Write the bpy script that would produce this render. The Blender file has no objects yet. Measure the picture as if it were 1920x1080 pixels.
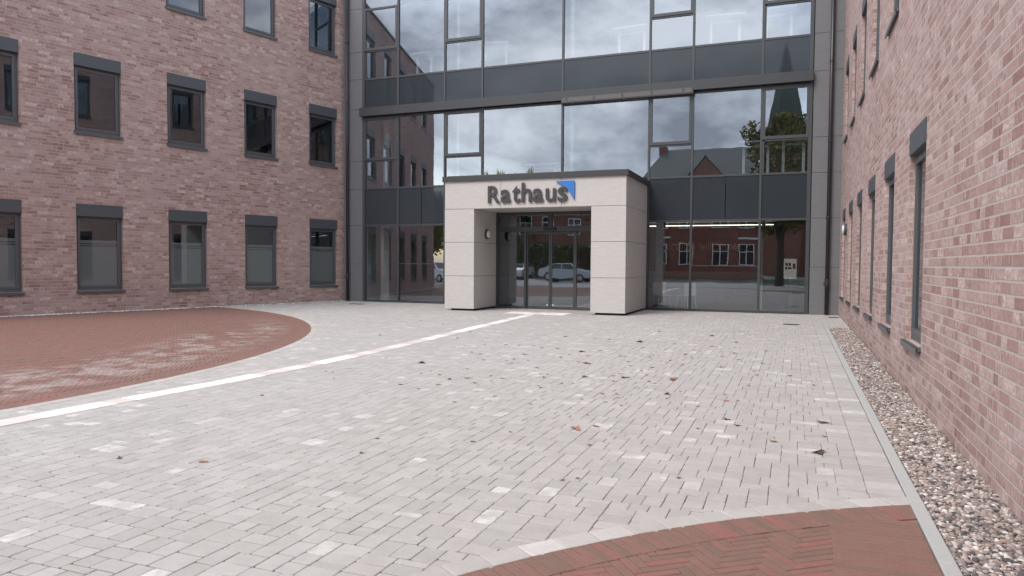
import bpy, bmesh, math, random
import numpy as np
from mathutils import Vector, Matrix
R = math.radians
rnd = random.Random(7)
scene = bpy.context.scene
COL = scene.collection

# ------------------------------------------------------------------ camera
cam = bpy.data.cameras.new('camera'); co = bpy.data.objects.new('camera', cam); COL.objects.link(co)
yaw, pitch, roll = R(-21.339), R(2.233), R(0.370)
fv = Vector((math.sin(yaw)*math.cos(pitch), math.cos(yaw)*math.cos(pitch), -math.sin(pitch)))
rv = Vector((math.cos(yaw), -math.sin(yaw), 0)); uv_ = rv.cross(fv)
r2 = rv*math.cos(roll) + uv_*math.sin(roll); u2 = uv_*math.cos(roll) - rv*math.sin(roll)
M = Matrix((r2, u2, -fv)).transposed().to_4x4(); M.translation = Vector((0, 0, 1.42))
co.matrix_world = M
cam.sensor_width = 36; cam.lens = 1353.7/1920*36; cam.shift_y = 7.3/1920
cam.clip_start = 0.05; cam.clip_end = 2000
scene.camera = co

# ------------------------------------------------------------------ light
SUN_EL, SUN_AZ = 47, 206          # compass style: direction the light comes from, clockwise from +Y
world = bpy.data.worlds.new('World'); scene.world = world; world.use_nodes = True
wt = world.node_tree; wt.nodes.clear()
def wn(t, **k):
    n = wt.nodes.new(t)
    for a, b in k.items(): setattr(n, a, b)
    return n
sky = wn('ShaderNodeTexSky', sky_type='NISHITA', sun_disc=False)
sky.sun_elevation = R(SUN_EL); sky.sun_rotation = R(SUN_AZ); sky.air_density = 1.0; sky.dust_density = 1.5
tc = wn('ShaderNodeTexCoord')
mp = wn('ShaderNodeMapping'); mp.inputs['Scale'].default_value = (1, 1, 1.9); mp.inputs['Location'].default_value = (0.35, 0.1, 0.2)
wt.links.new(tc.outputs['Generated'], mp.inputs['Vector'])
n1 = wn('ShaderNodeTexNoise'); n1.inputs['Scale'].default_value = 2.3; n1.inputs['Detail'].default_value = 9; n1.inputs['Roughness'].default_value = .56; n1.inputs['Distortion'].default_value = .35
n2 = wn('ShaderNodeTexNoise'); n2.inputs['Scale'].default_value = 4.2; n2.inputs['Detail'].default_value = 8; n2.inputs['Roughness'].default_value = .6
wt.links.new(mp.outputs[0], n1.inputs['Vector']); wt.links.new(mp.outputs[0], n2.inputs['Vector'])
r1 = wn('ShaderNodeValToRGB'); r1.color_ramp.elements[0].position = .36; r1.color_ramp.elements[1].position = .5
wt.links.new(n1.outputs['Fac'], r1.inputs[0])
r2n = wn('ShaderNodeValToRGB')
e = r2n.color_ramp.elements
e[0].position = .38; e[0].color = (4.1, 4.4, 5.2, 1)
e[1].position = .62; e[1].color = (12.8, 13.0, 13.6, 1)
x = e.new(.5); x.color = (8.1, 8.5, 9.3, 1)
wt.links.new(n2.outputs['Fac'], r2n.inputs[0])
sm = wn('ShaderNodeMix', data_type='RGBA'); sm.inputs[0].default_value = 1
gain = wn('ShaderNodeMix', data_type='RGBA', blend_type='MULTIPLY'); gain.inputs[0].default_value = 1; gain.inputs[7].default_value = (2.2, 2.1, 2.0, 1)
wt.links.new(sky.outputs[0], gain.inputs[6])
wt.links.new(r1.outputs[0], sm.inputs[0]); wt.links.new(gain.outputs[2], sm.inputs[6]); wt.links.new(r2n.outputs[0], sm.inputs[7])
bg = wn('ShaderNodeBackground'); bg.inputs['Strength'].default_value = .10
wo = wn('ShaderNodeOutputWorld')
wt.links.new(sm.outputs[2], bg.inputs[0]); wt.links.new(bg.outputs[0], wo.inputs[0])
sl = bpy.data.lights.new('sun', 'SUN'); so = bpy.data.objects.new('sun', sl); COL.objects.link(so)
sl.energy = 1.25; sl.angle = R(22); sl.color = (1, .945, .87)
sd = Vector((math.sin(R(SUN_AZ))*math.cos(R(SUN_EL)), math.cos(R(SUN_AZ))*math.cos(R(SUN_EL)), math.sin(R(SUN_EL))))
so.rotation_euler = sd.to_track_quat('Z', 'Y').to_euler()
so.location = (0, -10, 30)
scene.view_settings.view_transform = 'Standard'; scene.view_settings.look = 'None'
scene.view_settings.gamma = 1; scene.view_settings.exposure = 0.84
scene.cycles.max_bounces = 8; scene.cycles.transparent_max_bounces = 12; scene.cycles.glossy_bounces = 4
scene.cycles.use_denoising = True

# ------------------------------------------------------------------ shader helpers
class NB:
    def __init__(s, name):
        s.m = bpy.data.materials.new(name); s.m.use_nodes = True; s.t = s.m.node_tree; s.t.nodes.clear()
        s.out = s.n('ShaderNodeOutputMaterial'); s.p = None
    def n(s, t, **k):
        n = s.t.nodes.new(t)
        for a, b in k.items(): setattr(n, a, b)
        return n
    def set(s, sock, v):
        if isinstance(v, bpy.types.NodeSocket): s.t.links.new(v, sock)
        elif v is not None:
            try: sock.default_value = v
            except Exception: sock.default_value = (*v, 1)
    def math(s, op, a, b=None, c=None, clamp=False):
        n = s.n('ShaderNodeMath', operation=op); n.use_clamp = clamp
        for i, v in enumerate((a, b, c)): s.set(n.inputs[i], v)
        return n.outputs[0]
    def mix(s, f, a, b, blend='MIX'):
        n = s.n('ShaderNodeMix', data_type='RGBA', blend_type=blend)
        s.set(n.inputs[0], f); s.set(n.inputs[6], a if not isinstance(a, tuple) else (*a[:3], 1)); s.set(n.inputs[7], b if not isinstance(b, tuple) else (*b[:3], 1))
        return n.outputs[2]
    def noise(s, vec, scale, detail=4, rough=.5, dist=0):
        n = s.n('ShaderNodeTexNoise'); s.set(n.inputs['Vector'], vec); n.inputs['Scale'].default_value = scale
        n.inputs['Detail'].default_value = detail; n.inputs['Roughness'].default_value = rough; n.inputs['Distortion'].default_value = dist
        return n.outputs['Fac']
    def white(s, a, b=0., c=0.):
        cx = s.n('ShaderNodeCombineXYZ'); s.set(cx.inputs[0], a); s.set(cx.inputs[1], b); s.set(cx.inputs[2], c)
        n = s.n('ShaderNodeTexWhiteNoise', noise_dimensions='3D'); s.t.links.new(cx.outputs[0], n.inputs['Vector'])
        return n.outputs['Value']
    def ramp(s, f, stops, interp='LINEAR'):
        n = s.n('ShaderNodeValToRGB'); n.color_ramp.interpolation = interp; el = n.color_ramp.elements
        while len(el) < len(stops): el.new(.5)
        for e_, (p, c) in zip(el, stops):
            e_.position = p; e_.color = (*c, 1) if isinstance(c, tuple) else (c, c, c, 1)
        s.set(n.inputs[0], f); return n.outputs[0]
    def mapr(s, v, a, b, c, d, smooth=False):
        n = s.n('ShaderNodeMapRange', interpolation_type='SMOOTHSTEP' if smooth else 'LINEAR')
        for i, q in enumerate((v, a, b, c, d)): s.set(n.inputs[i], q)
        return n.outputs[0]
    def geo(s, o='Position'):
        n = s.n('ShaderNodeNewGeometry'); return n.outputs[o]
    def obj(s): return s.n('ShaderNodeTexCoord').outputs['Object']
    def scalev(s, v, x, y, z):
        n = s.n('ShaderNodeMapping'); s.set(n.inputs['Vector'], v); n.inputs['Scale'].default_value = (x, y, z); return n.outputs[0]
    def bsdf(s, col, rough=.6, metal=0, spec=.5, normal=None, bump=None, bstr=.3, bdist=.01, **kw):
        p = s.n('ShaderNodeBsdfPrincipled'); s.p = p
        s.set(p.inputs['Base Color'], (*col[:3], 1) if isinstance(col, tuple) else col)
        s.set(p.inputs['Roughness'], rough); p.inputs['Metallic'].default_value = metal; p.inputs['Specular IOR Level'].default_value = spec
        for k, v in kw.items(): s.set(p.inputs[k], v)
        if bump is not None:
            b = s.n('ShaderNodeBump'); b.inputs['Strength'].default_value = bstr; b.inputs['Distance'].default_value = bdist
            s.t.links.new(bump, b.inputs['Height']); s.t.links.new(b.outputs[0], p.inputs['Normal'])
        s.t.links.new(p.outputs[0], s.out.inputs[0]); return s.m
def simple(name, col, rough=.6, metal=0, var=.08, scale=6, **kw):
    b = NB(name); f = b.noise(b.geo(), scale, 5, .6)
    lo = tuple(c*(1-var) for c in col); hi = tuple(min(1, c*(1+var)) for c in col)
    return b.bsdf(b.mix(f, lo, hi), rough, metal, bump=f, bstr=.08, bdist=.002, **kw)

def brick_mat(name, cols, mortar, smear=.35, seed=0., smearcol=(.42,.36,.34)):
    b = NB(name)
    uvn = b.n('ShaderNodeUVMap'); sp = b.n('ShaderNodeSeparateXYZ'); b.t.links.new(uvn.outputs[0], sp.inputs[0])
    wob = b.noise(b.scalev(uvn.outputs[0], 9, 9, 9), 1, 2)
    U0, V0 = sp.outputs[0], sp.outputs[1]
    U = b.math('ADD', U0, b.math('MULTIPLY', b.math('SUBTRACT', wob, .5), .004)); V = b.math('ADD', V0, b.math('MULTIPLY', b.math('SUBTRACT', wob, .5), .005))
    CH = 1/12.0
    v = b.math('DIVIDE', V, CH); row = b.math('FLOOR', v); fvv = b.math('FRACT', v)
    off = b.math('ADD', b.math('MULTIPLY', b.white(row, 3.1+seed), .5), b.math('MULTIPLY', b.math('MODULO', row, 2.), .5))
    u = b.math('ADD', b.math('DIVIDE', U, .25), off); cell = b.math('FLOOR', u); fu = b.math('FRACT', u)
    split = b.math('GREATER_THAN', b.white(cell, row, 5.5+seed), .72)
    half = b.math('MULTIPLY', b.math('FLOOR', b.math('MULTIPLY', fu, 2.)), split)
    fu2 = b.math('FRACT', b.math('MULTIPLY', fu, b.math('ADD', split, 1.)))
    wid = b.math('DIVIDE', .25, b.math('ADD', split, 1.))
    du = b.math('MULTIPLY', b.math('MINIMUM', fu2, b.math('SUBTRACT', 1., fu2)), wid)
    dv = b.math('MULTIPLY', b.math('MINIMUM', fvv, b.math('SUBTRACT', 1., fvv)), CH)
    mask = b.mapr(b.math('MINIMUM', b.math('ADD', du, .0022), dv), .0056, .0088, 0., 1., True)     # 1 on brick
    cid = b.math('ADD', cell, b.math('MULTIPLY', half, .37))
    c = b.white(cid, row, 1.7+seed)
    mot = b.noise(b.scalev(uvn.outputs[0], 17, 26, 17), 1, 3, .6)
    col = b.ramp(b.math('ADD', b.math('MULTIPLY', c, .86), b.mapr(mot, .3, .7, -.14, .26), clamp=True), cols)
    # weathering and lime bloom within each brick
    ns = b.noise(b.scalev(uvn.outputs[0], 46, 16, 30), 1, 5, .65)
    fine = b.noise(b.scalev(uvn.outputs[0], 160, 90, 100), 1, 3, .6)
    c2 = b.white(cid, row, 9.2+seed)
    sm_ = b.math('MULTIPLY', b.mapr(ns, .43, .62, 0., 1., True), b.mapr(c2, .2, .9, 0., 1.))
    col = b.mix(b.math('MULTIPLY', sm_, smear), col, smearcol)
    col = b.mix(b.mapr(fine, .3, .7, 0., .35), col, b.mix(1., col, (.62, .55, .55), 'MULTIPLY'))
    # slow tonal drift across the wall
    big = b.noise(uvn.outputs[0], .35, 3, .5)
    col = b.mix(b.mapr(big, .35, .7, 0., .32), col, smearcol)
    mort = b.mix(fine, tuple(q*.85 for q in mortar), tuple(q*1.12 for q in mortar))
    fc = b.mix(mask, mort, col)
    hgt = b.math('ADD', b.math('MULTIPLY', mask, 1.), b.math('MULTIPLY', fine, .25))
    fc = b.mix(1., fc, (1.05, .995, .98), 'MULTIPLY')
    return b.bsdf(fc, .88, spec=.25, bump=hgt, bstr=.55, bdist=.006)

M_brickL = brick_mat('mixed brown brick', [(0., (.225,.123,.106)), (.18, (.290,.175,.156)), (.5, (.355,.243,.220)), (.84, (.425,.315,.290)), (.91, (.51,.41,.385)), (1., (.60,.50,.46))], (.40,.345,.315), .75, 0., (.50,.405,.37))
M_brickR = brick_mat('mixed rosy brick', [(0., (.240,.132,.118)), (.2, (.300,.178,.162)), (.6, (.360,.245,.228)), (.84, (.42,.315,.297)), (.95, (.49,.385,.362)), (1., (.60,.51,.485))], (.44,.405,.375), .8, 4., (.58,.485,.46))
M_wframe = simple('window frame grey', (.088,.093,.099), .42, .0, .06)
M_frame = simple('anthracite metal', (.052,.056,.062), .42, .0, .06)
M_box = simple('shutter box metal', (.068,.074,.082), .5, .0, .05)
M_sill = simple('sill metal', (.085,.090,.096), .4, .0, .1)
M_beam = simple('grey metal', (.040,.043,.047), .42, .0, .05, 3)
M_beige = simple('trickle vent metal', (.105,.097,.091), .5)
M_pipe = simple('downpipe metal', (.038,.038,.044), .38, .3)
M_white = simple('white plastic', (.72,.73,.75), .4)
M_black = simple('black plastic', (.012,.012,.013), .5)
M_conc = simple('grey concrete', (.30,.30,.29), .85, 0, .15, 20)
M_intw = simple('interior plaster', (.46,.47,.47), .8)
M_intf = simple('interior floor', (.16,.16,.16), .35)
M_deskm = simple('white desk', (.78,.80,.82), .4)
M_let = simple('letter metal', (.055,.050,.055), .35, .2)
M_blue = simple('blue acrylic', (.030,.165,.50), .3, 0, .03)
def mat_cement(name, col, jl=1.15):
    b = NB(name); f = b.noise(b.scalev(b.geo(), 1.5, 1.5, 22), 2.2, 7, .7); g = b.noise(b.geo(), 120, 3, .6)
    c = b.mix(b.mapr(f, .3, .7, 0, 1), tuple(q*.86 for q in col), tuple(q*1.10 for q in col)); c = b.mix(b.math('MULTIPLY', g, .14), c, tuple(q*.7 for q in col))
    return b.bsdf(c, .62, spec=.35, bump=g, bstr=.06, bdist=.002)
M_panel = mat_cement('grey fibre cement', (.155,.157,.164))
M_stone = mat_cement('pale stone cladding', (.525,.50,.48))
M_joint = simple('dark joint', (.05,.05,.05), .8)

def glass_mat(name, refl, tint, ior_pow=5, wav=.0012, film=None):
    b = NB(name)
    lw = b.n('ShaderNodeLayerWeight'); lw.inputs['Blend'].default_value = .5
    fac = b.math('ADD', refl, b.math('MULTIPLY', b.math('POWER', lw.outputs['Facing'], float(ior_pow)), 1-refl))
    nz = b.noise(b.scalev(b.geo(), 1, 1, 1), .9, 2, .4)
    bp = b.n('ShaderNodeBump'); bp.inputs['Strength'].default_value = 1; bp.inputs['Distance'].default_value = wav; b.t.links.new(nz, bp.inputs['Height'])
    tr = b.n('ShaderNodeBsdfTransparent'); tr.inputs[0].default_value = (*tint, 1)
    gl = b.n('ShaderNodeBsdfGlossy'); gl.inputs['Roughness'].default_value = 0; gl.inputs['Color'].default_value = (.85,.92,1.,1); b.t.links.new(bp.outputs[0], gl.inputs['Normal'])
    base = tr.outputs[0]
    if film:
        df = b.n('ShaderNodeBsdfDiffuse'); df.inputs[0].default_value = (*film, 1)
        ms = b.n('ShaderNodeMixShader'); ms.inputs[0].default_value = .78
        b.t.links.new(tr.outputs[0], ms.inputs[1]); b.t.links.new(df.outputs[0], ms.inputs[2]); base = ms.outputs[0]
    mx = b.n('ShaderNodeMixShader'); b.t.links.new(fac, mx.inputs[0]); b.t.links.new(base, mx.inputs[1]); b.t.links.new(gl.outputs[0], mx.inputs[2])
    b.t.links.new(mx.outputs[0], b.out.inputs[0]); return b.m
M_glass = glass_mat('solar glass', .30, (.60,.64,.65))
M_glassG = glass_mat('ground floor glass', .25, (.58,.61,.60), wav=.0016)
M_glassW = glass_mat('window glass', .16, (.42,.44,.44), wav=.0008)
M_frost = glass_mat('frosted window glass', .10, (.5,.52,.5), wav=.0006, film=(.150,.170,.165))
def spandrel():
    b = NB('dark enamelled glass'); lw = b.n('ShaderNodeLayerWeight'); lw.inputs['Blend'].default_value = .5
    nz = b.noise(b.geo(), .9, 2, .4)
    bp = b.n('ShaderNodeBump'); bp.inputs['Strength'].default_value = 1; bp.inputs['Distance'].default_value = .0012; b.t.links.new(nz, bp.inputs['Height'])
    gl = b.n('ShaderNodeBsdfGlossy'); gl.inputs['Roughness'].default_value = .03; gl.inputs['Color'].default_value = (.88,.93,1.,1); b.t.links.new(bp.outputs[0], gl.inputs['Normal'])
    df = b.n('ShaderNodeBsdfDiffuse'); df.inputs[0].default_value = (.036,.043,.051,1)
    fac = b.math('ADD', .030, b.math('MULTIPLY', b.math('POWER', lw.outputs['Facing'], 5.), .8))
    mx = b.n('ShaderNodeMixShader'); b.t.links.new(fac, mx.inputs[0]); b.t.links.new(df.outputs[0], mx.inputs[1]); b.t.links.new(gl.outputs[0], mx.inputs[2])
    b.t.links.new(mx.outputs[0], b.out.inputs[0]); return b.m
M_span = spandrel()
def emis(name, col, st):
    b = NB(name); p = b.n('ShaderNodeEmission'); p.inputs[0].default_value = (*col, 1); p.inputs[1].default_value = st; b.t.links.new(p.outputs[0], b.out.inputs[0]); return b.m
M_lum = emis('linear luminaire', (1, .93, .82), 2.6)

def paver_mat(name, stops, bloom=None, rough=.85, warm=0):
    b = NB(name); ri = b.geo('Random Per Island'); g = b.geo()
    c = b.ramp(ri, stops)
    n = b.noise(g, 45, 5, .65); n2 = b.noise(g, 240, 3, .6); n3 = b.noise(g, .45, 4, .55)
    n4 = b.noise(g, 9, 4, .6)
    c = b.mix(b.mapr(n4, .35, .65, .0, .35), b.mix(1., c, (1.10,1.10,1.10), 'MULTIPLY'), b.mix(1., c, (.84,.83,.82), 'MULTIPLY'))
    c = b.mix(b.mapr(n, .35, .7, 0, .3), c, b.mix(1., c, (.76,.74,.72), 'MULTIPLY'))
    c = b.mix(b.mapr(n2, .35, .65, 0, .22), c, b.mix(1., c, (.70,.68,.66), 'MULTIPLY'))
    c = b.mix(b.mapr(n3, .4, .7, 0, .25), c, b.mix(1., c, (.86,.84,.83), 'MULTIPLY'))
    if name.startswith('grey'):
        c = b.mix(b.math('MULTIPLY', b.math('MULTIPLY', b.mapr(ri, .93, 1., 0, 1), b.mapr(n4, .40, .62, 0, 1, True)), .8), c, (.68,.655,.63))
        c = b.mix(b.mapr(b.noise(g, 1.6, 5, .6), .55, .75, 0, .35), c, (.56,.54,.515))
    if bloom:
        # lime bloom lying in drifts on the clinker
        q = b.noise(b.scalev(g, 1., .85, 1), .55, 2, .5); q2 = b.noise(g, 2.6, 5, .65)
        sp = b.n('ShaderNodeSeparateXYZ'); b.t.links.new(g, sp.inputs[0])
        # distance from plaza circle centre, bloom is strongest in a ring near the rim
        dx = b.math('ADD', sp.outputs[0], 20.37); dy = b.math('SUBTRACT', sp.outputs[1], 4.84)
        d = b.math('SQRT', b.math('ADD', b.math('MULTIPLY', dx, dx), b.math('MULTIPLY', dy, dy)))
        ringm = b.math('MULTIPLY', b.mapr(d, 10.6, 11.7, 0, 1, True), b.mapr(d, 12.4, 13.1, 1, 0, True))
        f = b.math('MULTIPLY', b.mapr(b.math('MULTIPLY', q2, b.math('ADD', q, .5)), .44, .60, 0, 1, True), b.math('MULTIPLY', ringm, b.mapr(ri, 0, 1, .45, 1)))
        f = b.math('MULTIPLY', f, b.mapr(sp.outputs[0], -12.5, -10.5, .1, 1.))
        c = b.mix(b.math('MULTIPLY', f, .75), c, bloom)
    return b.bsdf(c, rough, spec=.3, bump=b.math('ADD', n2, b.math('MULTIPLY', n4, 2.)), bstr=.3, bdist=.003)
M_pave = paver_mat('grey concrete pavers', [(0., (.390,.370,.353)), (.3, (.412,.390,.373)), (.85, (.436,.413,.396)), (1., (.46,.437,.419))])
M_ring = paver_mat('grey border pavers', [(0., (.415,.39,.366)), (.8, (.455,.43,.405)), (1., (.52,.495,.47))])
M_clink = paver_mat('red clinker pavers', [(0., (.185,.120,.095)), (.4, (.215,.125,.099)), (.8, (.232,.124,.101)), (.94, (.250,.119,.099)), (1., (.272,.116,.099))], bloom=(.42,.36,.335), rough=.75)
M_strip = paver_mat('white tactile slabs', [(0., (.58,.51,.48)), (.35, (.70,.63,.60)), (.6, (.84,.80,.775)), (1., (.90,.88,.86))])
M_bed = simple('sandy joint bed', (.20,.175,.155), .95, 0, .25, 60)
M_kerb = simple('kerb concrete', (.40,.40,.385), .85, 0, .1, 30)
def pebble_mat():
    b = NB('mixed pebbles'); ri = b.geo('Random Per Island'); g = b.geo()
    c = b.ramp(ri, [(0., (.05,.05,.055)), (.12, (.13,.115,.115)), (.32, (.25,.205,.19)), (.55, (.345,.29,.27)), (.66, (.36,.25,.20)), (.8, (.43,.385,.36)), (.92, (.58,.53,.49)), (1., (.75,.72,.69))])
    n = b.noise(g, 150, 3, .6); c = b.mix(b.mapr(n, .3, .7, 0, .35), c, b.mix(1., c, (.6,.55,.52), 'MULTIPLY'))
    return b.bsdf(c, .7, spec=.35)
M_peb = pebble_mat()
M_leafs = [simple('dry leaf russet', (.20,.055,.035), .7, 0, .3, 40), simple('dry leaf brown', (.085,.045,.035), .75, 0, .3, 40), simple('dry leaf orange', (.36,.14,.06), .7, 0, .3, 40)]
M_green = simple('plant green', (.10,.17,.045), .6, 0, .35, 12)

# ------------------------------------------------------------------ mesh helpers
def tag(o, label=None, cat=None, group=None, kind=None):
    if label: o['label'] = label
    if cat: o['category'] = cat
    if group: o['group'] = group
    if kind: o['kind'] = kind
    return o
def empty(name, loc, label, cat, group=None, rz=0):
    o = bpy.data.objects.new(name, None); COL.objects.link(o); o.location = loc; o.rotation_euler = (0, 0, rz); o.empty_display_size = .3
    return tag(o, label, cat, group)
class MB:
    """collects quads (with optional brick uvs) in world space"""
    def __init__(s): s.v = []; s.f = []; s.uv = []
    def quad(s, pts, uv=None):
        i = len(s.v); s.v += [tuple(p) for p in pts]; s.f.append(tuple(range(i, i+len(pts)))); s.uv.append(uv or [(0, 0)]*len(pts))
    def box(s, x0, x1, y0, y1, z0, z1, T=None):
        P = [Vector((x, y, z)) for z in (z0, z1) for y in (y0, y1) for x in (x0, x1)]
        if T: P = [T @ p for p in P]
        for f, ax in (((0,2,3,1), 2), ((4,5,7,6), 2), ((0,1,5,4), 0), ((2,6,7,3), 0), ((0,4,6,2), 1), ((1,3,7,5), 1)):
            c = [P[k] for k in f]; o = [((x0,x1)[k&1], (y0,y1)[(k>>1)&1], (z0,z1)[k>>2]) for k in f]
            s.quad(c, [(q[0], q[1]) if ax == 2 else ((q[0] if ax == 0 else q[1]), q[2]) for q in o])
        return s
    def tube(s, pts, rad, n=10, cap=True, T=None):
        pts = [Vector(p) for p in pts]; rings = []
        for k, p in enumerate(pts):
            d = (pts[min(k+1, len(pts)-1)] - pts[max(k-1, 0)]).normalized()
            a = d.orthogonal().normalized() if k == 0 else (a - d*a.dot(d)).normalized()
            b_ = d.cross(a); r_ = rad[k] if isinstance(rad, (list, tuple)) else rad
            rings.append([p + (a*math.cos(t)+b_*math.sin(t))*r_ for t in [2*math.pi*j/n for j in range(n)]])
        base = len(s.v)
        for rg in rings: s.v += [tuple(T @ q if T else q) for q in rg]
        for k in range(len(rings)-1):
            for j in range(n):
                s.f.append((base+k*n+j, base+k*n+(j+1) % n, base+(k+1)*n+(j+1) % n, base+(k+1)*n+j)); s.uv.append([(0, 0)]*4)
        if cap:
            s.f.append(tuple(base+j for j in reversed(range(n)))); s.uv.append([(0, 0)]*n)
            s.f.append(tuple(base+(len(rings)-1)*n+j for j in range(n))); s.uv.append([(0, 0)]*n)
        return s
    def build(s, name, mat, parent=None, origin=None, smooth=False, bevel=0):
        me = bpy.data.meshes.new(name)
        # origin: world matrix of the parent, so that local coordinates are written
        off = Matrix.Identity(4)
        if parent is not None:
            pm = parent.matrix_basis.copy(); q = parent.parent
            while q is not None: pm = q.matrix_basis @ pm; q = q.parent
            off = pm.inverted()
        elif origin is not None: off = Matrix.Translation(-Vector(origin))
        me.from_pydata([tuple(off @ Vector(v)) for v in s.v], [], s.f)
        ul = me.uv_layers.new(name='UVMap'); flat = [c for u in s.uv for q in u for c in q]
        ul.data.foreach_set('uv', flat)
        me.materials.append(mat); me.update()
        if smooth: me.polygons.foreach_set('use_smooth', [True]*len(me.polygons))
        o = bpy.data.objects.new(name, me); COL.objects.link(o)
        if parent is not None: o.parent = parent
        elif origin is not None: o.location = origin
        if bevel:
            md = o.modifiers.new('bevel', 'BEVEL'); md.width = bevel; md.segments = 2; md.limit_method = 'ANGLE'
        return o
def np_mesh(name, V, F, mat, label=None, kind=None, smooth=False):
    me = bpy.data.meshes.new(name); me.vertices.add(len(V)); me.vertices.foreach_set('co', V.astype(np.float32).ravel())
    k = F.shape[1]; me.loops.add(F.size); me.loops.foreach_set('vertex_index', F.astype(np.int32).ravel())
    me.polygons.add(len(F)); me.polygons.foreach_set('loop_start', np.arange(0, F.size, k, dtype=np.int32)); me.polygons.foreach_set('loop_total', np.full(len(F), k, dtype=np.int32))
    me.polygons.foreach_set('use_smooth', np.full(len(F), smooth, bool))
    me.materials.append(mat); me.update(calc_edges=True); me.validate()
    o = bpy.data.objects.new(name, me); COL.objects.link(o)
    if label: o['label'] = label
    if kind: o['kind'] = kind
    return o

# ------------------------------------------------------------------ frames of reference
la = R(15.82); LN = Vector((math.cos(la), -math.sin(la), 0)); LD = Vector((math.sin(la), math.cos(la), 0))
LS = 1.035; LO = LN*(-14.778*1.436*LS*math.cos(la))
def LP(u, w, z): return LO + LD*u*LS + LN*w + Vector((0, 0, 1.42+(z-1.42)*LS))     # left wing: u along the wall, w out of it
XR = 1.2
def RP(u, w, z): return Vector((XR - w, u, z))                    # right wing
YF = 22.69                                                        # plane of the glass front

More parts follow.
